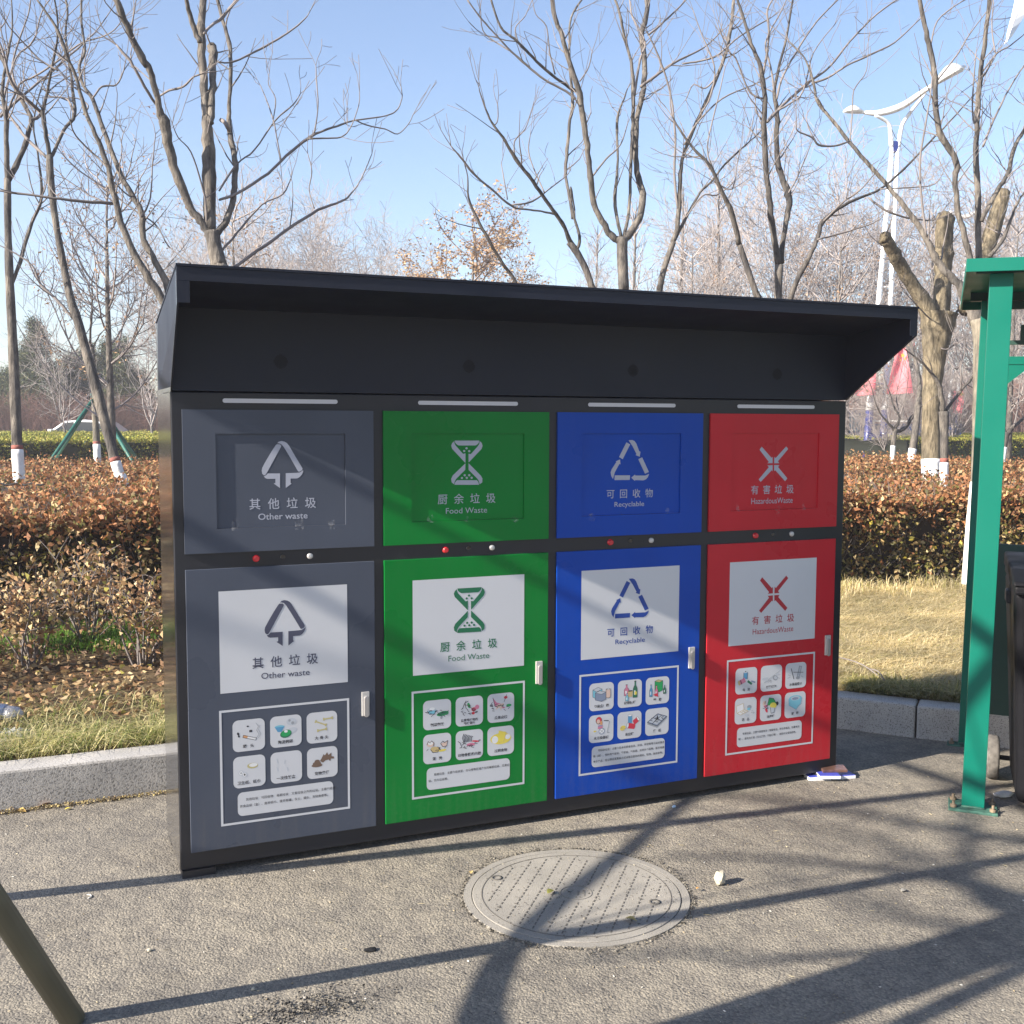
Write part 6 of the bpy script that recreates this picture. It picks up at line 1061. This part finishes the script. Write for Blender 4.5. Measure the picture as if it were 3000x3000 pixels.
c = ground(2468, 2278); slab('flat_box', (c.x, c.y + .02), math.radians(-12), .12, .09, 0, .015, M_bk, M_bw, 'right-most blue and white box on the asphalt by the red unit', 'box', 'flat boxes by the station foot')
c = ground(2440, 2280); slab('cigarette_packet_tray', (c.x + .01, c.y + .012), math.radians(-20), .12, .06, .036, .012, M_br, M_br, 'crushed brown packet lying on the blue and white boxes', 'packet', None, .12)
rg = np.random.default_rng(5); n = 2600
x = rg.uniform(-1.2, 4.2, n); y = rg.uniform(-2.0, 1.0, n); P_ = np.stack([x, y, np.full(n, .003)], 1); ok = ~((x > -.1) & (x < 3.05) & (y > -.02)); P_ = P_[ok]
V = rnd_leaves(P_, .009, rg, flat=1.0, fold=.1, aspect=.4)
o = quads('grit_and_straw_bits', V, pick([(.5, .42, .28), (.3, .24, .15), (.6, .58, .52), (.1, .09, .08), (.42, .36, .26)], len(P_), rg, None, .3), M_leaf); o['kind'] = 'stuff'
n = 260; x = rg.uniform(.3, 4.0, n); y = rg.uniform(-1.6, .0, n); P_ = np.stack([x, y, np.full(n, .005)], 1); V = rnd_leaves(P_, .028, rg, flat=1.0, fold=.05, aspect=.06)
o = quads('straw_scraps', V, pick([(.6, .52, .34), (.5, .42, .25)], n, rg, None, .2), M_leaf); o['kind'] = 'stuff'
# patch of dark rubbish near the bottom, and grit along the kerb
c = ground(870, 2965); rgn = np.random.default_rng(9); n = 800; P_ = np.stack([c.x + rgn.normal(.03, .1, n), c.y + rgn.normal(0, .05, n), .004 + rgn.random(n) * .006], 1)
o = quads('dark_grit_patch', rnd_leaves(P_, .009, rgn, flat=.6), pick([(.02, .02, .02), (.05, .05, .05), (.35, .33, .3), (.01, .01, .015)], n, rgn, [.45, .3, .1, .15], .3), M_leaf); o['kind'] = 'stuff'
n = 1500; t = rgn.random(n); P_ = np.stack([-1.3 + 1.35 * t, 1.015 - np.abs(rgn.normal(0, .018, n)), .003 + rgn.random(n) * .012], 1)
o = quads('kerb_grit', rnd_leaves(P_, .012, rgn, flat=.5), pick([(.22, .16, .09), (.4, .32, .18), (.08, .06, .04), (.55, .45, .2)], n, rgn, None, .3), M_leaf); o['kind'] = 'stuff'
def fallen(px, py, s, rz, col, label, z=.004, seed=1, group='fallen leaves on the asphalt'):
    c = ground(px, py); me = MB(); N_ = 8; r = random.Random(seed); mid = []; lf = []; rt_ = []
    for i in range(N_ + 1):
        t = i / N_; w = .32 * math.sin(math.pi * t ** .8) * s; k = .12 * s * math.sin(math.pi * t); mid.append((s * (t - .5), 0, k * .4 + .001)); lf.append((s * (t - .5), w, k + .25 * w)); rt_.append((s * (t - .5), -w, k + .35 * w))
    vs = mid + lf + rt_; n = N_ + 1; fs = []
    for i in range(N_): fs += [(i, i + 1, n + i + 1, n + i), (2 * n + i, 2 * n + i + 1, i + 1, i)]
    me.add(vs, fs, 0, True); o = me.build('fallen_leaf', plain('leaf_%02d%02d' % (int(col[0] * 99), int(col[1] * 99)), col, .7, var=.25, vscale=60)); o.location = (c.x, c.y, z); o.rotation_euler = (r.uniform(-.2, .2), 0, rz); tag(o, label, 'leaf', group)
fallen(36, 2372, .055, .5, (.55, .38, .1), 'curled tan leaf at the kerb foot, left-most')
fallen(62, 2380, .05, -.6, (.50, .33, .10), 'tan leaf next to the left-most curled leaf at the kerb foot', seed=2)
fallen(135, 2362, .07, .2, (.35, .2, .08), 'long brown leaf lying along the kerb foot', seed=3)
fallen(200, 2373, .03, .1, (.7, .6, .08), 'small bright yellow leaf on the asphalt below the kerb', seed=4)
fallen(215, 2348, .035, 1.2, (.45, .32, .15), 'brown leaf tucked against the kerb near the station', seed=5)
fallen(1613, 2623, .038, .5, (.28, .27, .06), 'greenish leaf on the manhole cover left of its centre', .013, 6)
fallen(1848, 2706, .045, -.9, (.42, .32, .12), 'narrow yellow-brown leaf on the lower right of the manhole cover', .013, 7)
fallen(2045, 2612, .02, .2, (.5, .28, .1), 'orange-brown leaf at the right rim of the manhole cover', .012, 8)
fallen(1380, 2560, .025, 1.2, (.5, .36, .15), 'tan leaf at the left rim of the manhole cover', .006, 9)
fallen(2648, 2612, .03, .1, (.33, .31, .27), 'pale grey leaf on the asphalt right of the stone', .003, 10)
rock('gravel_chip', ground(437, 2787), .008, .007, .005, 1, M_stone, 'small white chip on the asphalt below the grey unit', 'stone chip', group='white chips on the asphalt')
rock('gravel_chip', ground(742, 2902), .006, .005, .005, 2, M_stone, 'white chip beside the long post shadow near the bottom edge', 'stone chip', group='white chips on the asphalt')
mb = MB(); c = ground(268, 2627); pts = [Vector((c.x - .02 + .02 * math.cos(a), c.y + .018 * math.sin(a), .003)) for a in [(-1.2 + i * .35) for i in range(8)]]; mb.tube(pts, [.0022] * 8, 5); tag(mb.build('curled_scrap', plain('scrap_white', (.6, .58, .54), .7)), 'curled pale scrap on the asphalt left of the station', 'scrap')
c = ground(1085, 2786); rock('pit_lump', (c.x, c.y, -.004), .022, .013, .007, 7, plain('pit_black', (.008, .008, .009), .7), 'black lump standing in for a dark pit in the asphalt below the green unit', 'asphalt pit')  # black lump stands in for the dark hollow of a pit in the asphalt
c = ground(1975, 2366); rock('paper_scrap', (c.x, c.y, 0), .01, .006, .006, 5, plain('scrap_blue', (.45, .6, .72), .6), 'tiny pale blue scrap below the blue unit', 'scrap')
c = ground(2940, 2335); rock('crumpled_paper', (c.x, c.y, 0), .05, .025, .014, 8, plain('paper_white', (.7, .7, .68), .7, var=.15, vscale=30), 'crumpled white paper beside the black bin', 'paper')
c = ground(2898, 2382); rock('crumpled_paper', (c.x + .02, c.y, 0), .03, .02, .006, 11, plain('dry_scrap', (.4, .34, .2), .8, var=.3, vscale=40), 'dry yellowish scrap by the base plate of the green post', 'scrap')
# foil parcel and plastic film at the left edge
p = at(-4, 2080, 5.55); FP = empty('foil_parcel', (p.x, p.y, .2)); tag(FP, 'silver foil-wrapped tube lying in the bed at the left edge', 'parcel')
M_foil = plain('crumpled_foil', (.62, .62, .68), .3, metal=.9, bump=1.0, bscale=60); mb = MB(); u = CR.copy(); u.z = 0; pts = [u * t for t in (-.22, -.1, 0, .05, .1, .125)]; mb.tube(pts, [.05, .055, .052, .05, .042, .015], 14); mb.build('tube', plain('grey_sleeve', (.42, .41, .43), .35, metal=.7, bump=.8, bscale=50), FP)
mb = MB(); mb.tube([u * t for t in (-.2, -.1, -.02, .035)], [.06, .064, .06, .058], 14); o = mb.build('foil_wrap', M_foil, FP)
mb = MB(); p = at(40, 2150, 5.25); rr = random.Random(3)
V_ = [[Vector((p.x + (i - 4) * .03 + rr.uniform(-.008, .008), p.y + (j - 3) * .035, .175 + .055 * abs(math.sin(i * 1.3 + j)) * math.sin(math.pi * i / 8) * math.sin(math.pi * j / 6))) for j in range(7)] for i in range(9)]
mb.add([v for r in V_ for v in r], [(i * 7 + j, (i + 1) * 7 + j, (i + 1) * 7 + j + 1, i * 7 + j + 1) for i in range(8) for j in range(6)], 0, False)
mp, t_, q_ = new_mat('clear_film'); q_.inputs['Base Color'].default_value = (.6, .6, .58, 1); q_.inputs['Alpha'].default_value = .45; q_.inputs['Roughness'].default_value = .15
tag(mb.build('plastic_film', mp), 'crumpled clear plastic film on the grass below the foil parcel', 'plastic film')
mb = MB(); hp = []
for i in range(14): px = -60 + i * 15; q = at(px, 1408 + i * .7, 11.5); hp.append(Vector((q.x, q.y, 1.03 + .01 * math.sin(i * 2))))
mb.tube(hp, [.012] * len(hp), 6); tag(mb.build('hose', M_rubber), 'thin black hose lying on top of the copper hedge at the left edge', 'hose')
c_ = at(2565, 1950, 6.2)
for k, (x0, y0, x1, y1) in enumerate(((2455, 1925, 2600, 2000), (2550, 1960, 2602, 2010))):
    a, b = ground(x0, y0, .24), ground(x1, y1, .2); mb = MB(); mb.tube(catmull([a, (a + b) / 2 + Vector((0, 0, .03)), b], 4), [.004] * 9, 5); tag(mb.build('fallen_twig', M_twig), ['long fallen twig on the straw-coloured grass right of the station', 'short fallen twig crossing the lower end of the long one'][k], 'twig')

# ------------------------------------------------------------------ propped roadside tree, just left of the view; its shadow falls across the asphalt
sv = Vector((1.912, .1878, -1))                    # shadow displacement per metre of height
def lift(x, y, h): return Vector((x, y, 0)) - sv * h
TR_ = empty('roadside_tree', (-1.62, -1.93, 0)); tag(TR_, 'bare propped tree standing left of the view, casting the long shadows', 'tree')
o3 = Vector(TR_.location)
mb = MB(); tp = [Vector((0, 0, 0)), Vector((.02, .01, .8)), Vector((0, .0, 1.6)), Vector((-.02, -.01, 2.3)), Vector((.02, .02, 3.1)), Vector((.0, -.05, 4.4))]; mb.tube(catmull(tp, 3), lerp_r([.16, .135, .125, .12, .1, .06], 3), 12); mb.build('trunk', M_bark, TR_)
mb = MB(); mb.tube([Vector((0, 0, 0)), Vector((.02, .01, .8)), Vector((.005, 0, 1.15))], [.163, .14, .134], 12); mb.build('whitewash', M_wash, TR_)
tw = MB(); rgt = random.Random(77)
def shadow_limb(pts, r0, r1, twd=2.0):
    P0 = [lift(x, y, h) - o3 for x, y, h in pts]; Pc = catmull(P0, 4); n = len(Pc); mb = MB(); mb.tube(Pc, [r0 + (r1 - r0) * i / (n - 1) for i in range(n)], 8); mb.build('limb', M_bark, TR_)
    for _ in range(int(n * twd * .06)):
        i = rgt.randint(n // 3, n - 2); t = (Pc[i] - Pc[i - 1]).normalized(); grow(tw, Pc[i], t + Vector((rgt.gauss(0, .6), rgt.gauss(0, .6), .3)), .008, rgt.uniform(.4, .9), rgt, 1, .4, maxl=1, dens=.5, seg=4, rmin=.004)
shadow_limb([(.55, -1.70, 1.12), (.618, -1.345, 1.30), (.707, -1.181, 1.45), (.836, -1.008, 1.62), (.995, -.87, 1.78), (1.29, -.644, 2.02), (1.596, -.429, 2.25), (1.929, -.166, 2.5), (2.3, .1, 2.75), (2.9, .5, 3.2)], .042, .026)
shadow_limb([(2.9, -1.62, 2.4), (2.60, -1.40, 3.1), (2.62, -1.208, 3.6), (2.839, -.959, 4.2), (3.145, -.683, 4.8), (3.5, -.2, 5.3)], .042, .022)
shadow_limb([(2.75, -1.5, 2.3), (2.6, -1.15, 3.2), (2.42, -.95, 3.9), (2.238, -.80, 4.4), (2.035, -.653, 4.8), (1.7, -.5, 5.2)], .034, .013)
shadow_limb([(2.5, -1.55, 2.2), (2.3, -1.40, 3.6), (2.16, -1.199, 4.6), (2.12, -.98, 5.2), (2.0, -.8, 5.6)], .026, .012)
shadow_limb([(3.9, -1.5, 2.9), (3.4, -1.16, 3.6), (3.163, -.95, 3.9), (3.034, -.807, 4.1), (2.873, -.589, 4.3), (2.66, -.295, 4.6), (2.36, -.022, 4.9), (1.6, .3, 5.3)], .036, .02)
shadow_limb([(2.75, -1.45, 2.4), (2.626, -.978, 4.0), (2.628, -.793, 4.4), (2.551, -.601, 4.8), (2.3, -.3, 5.2)], .024, .012)
shadow_limb([(2.3, -1.55, 2.0), (1.757, -1.401, 3.4), (1.543, -1.334, 4.0), (1.368, -1.211, 4.4), (1.0, -1.1, 4.8)], .024, .012, 1.0)
shadow_limb([(3.5, -1.5, 2.75), (4.2, -1.1, 3.3), (4.8, -.4, 4.0), (5.4, .3, 5.0)], .06, .03)
shadow_limb([(3.6, -1.45, 2.8), (3.5, -.8, 3.0), (3.45, -.2, 3.1), (3.4, .35, 3.3), (3.6, .9, 3.8)], .034, .02)
o = tw.build('twigs', M_twig, TR_); o['kind'] = 'stuff'
M_prop = plain('prop_olive', (.12, .118, .085), .5, var=.2, vscale=8)
def prop(base, dx, dy, L, label):
    b = Vector(base); mb = MB(); e = Vector((dx, dy, 1)) * L; mb.tube([Vector((0, 0, 0)), e * .5, e], [.034] * 3, 14); o = mb.build('tree_prop', M_prop); o.location = b; tag(o, label, 'prop', 'olive props of the roadside tree')
prop((-.435, -.874, 0), -.4295, -.2729, 2.86, 'olive pole leaning out of the photo at the bottom left corner')
prop((-1.2, .155, 0), -.081, -.405, 3.4, 'olive prop pole standing just outside the left edge')
prop((-2.6, -2.6, 0), .33, .22, 2.8, 'olive prop pole on the far side of the roadside tree')
# the other side of the road, behind the viewer
rb = random.Random(9)
for k in range(12):
    put_tree(-16 + k * 3.6 + rb.uniform(-1, 1), -19 + rb.uniform(-3, 2), rb.uniform(7, 10), k % 6, rb.uniform(0, 6), 'one of the bare trees across the road behind the viewer', 'trees across the road')

# ------------------------------------------------------------------ haze
if True:
    mb = MB(); mb.box(-70, 110, -45, 150, -1.2, 22); hz = mb.build('haze', [], None); hz['kind'] = 'stuff'
    hm = bpy.data.materials.new('haze_air'); hm.use_nodes = True; t = hm.node_tree; t.nodes.remove(t.nodes['Principled BSDF'])
    pv = t.nodes.new('ShaderNodeVolumePrincipled'); pv.inputs['Color'].default_value = (.93, .92, 1, 1); pv.inputs['Density'].default_value = 0.002; pv.inputs['Anisotropy'].default_value = .2
    t.links.new(pv.outputs[0], t.nodes['Material Output'].inputs['Volume']); hz.data.materials.append(hm)
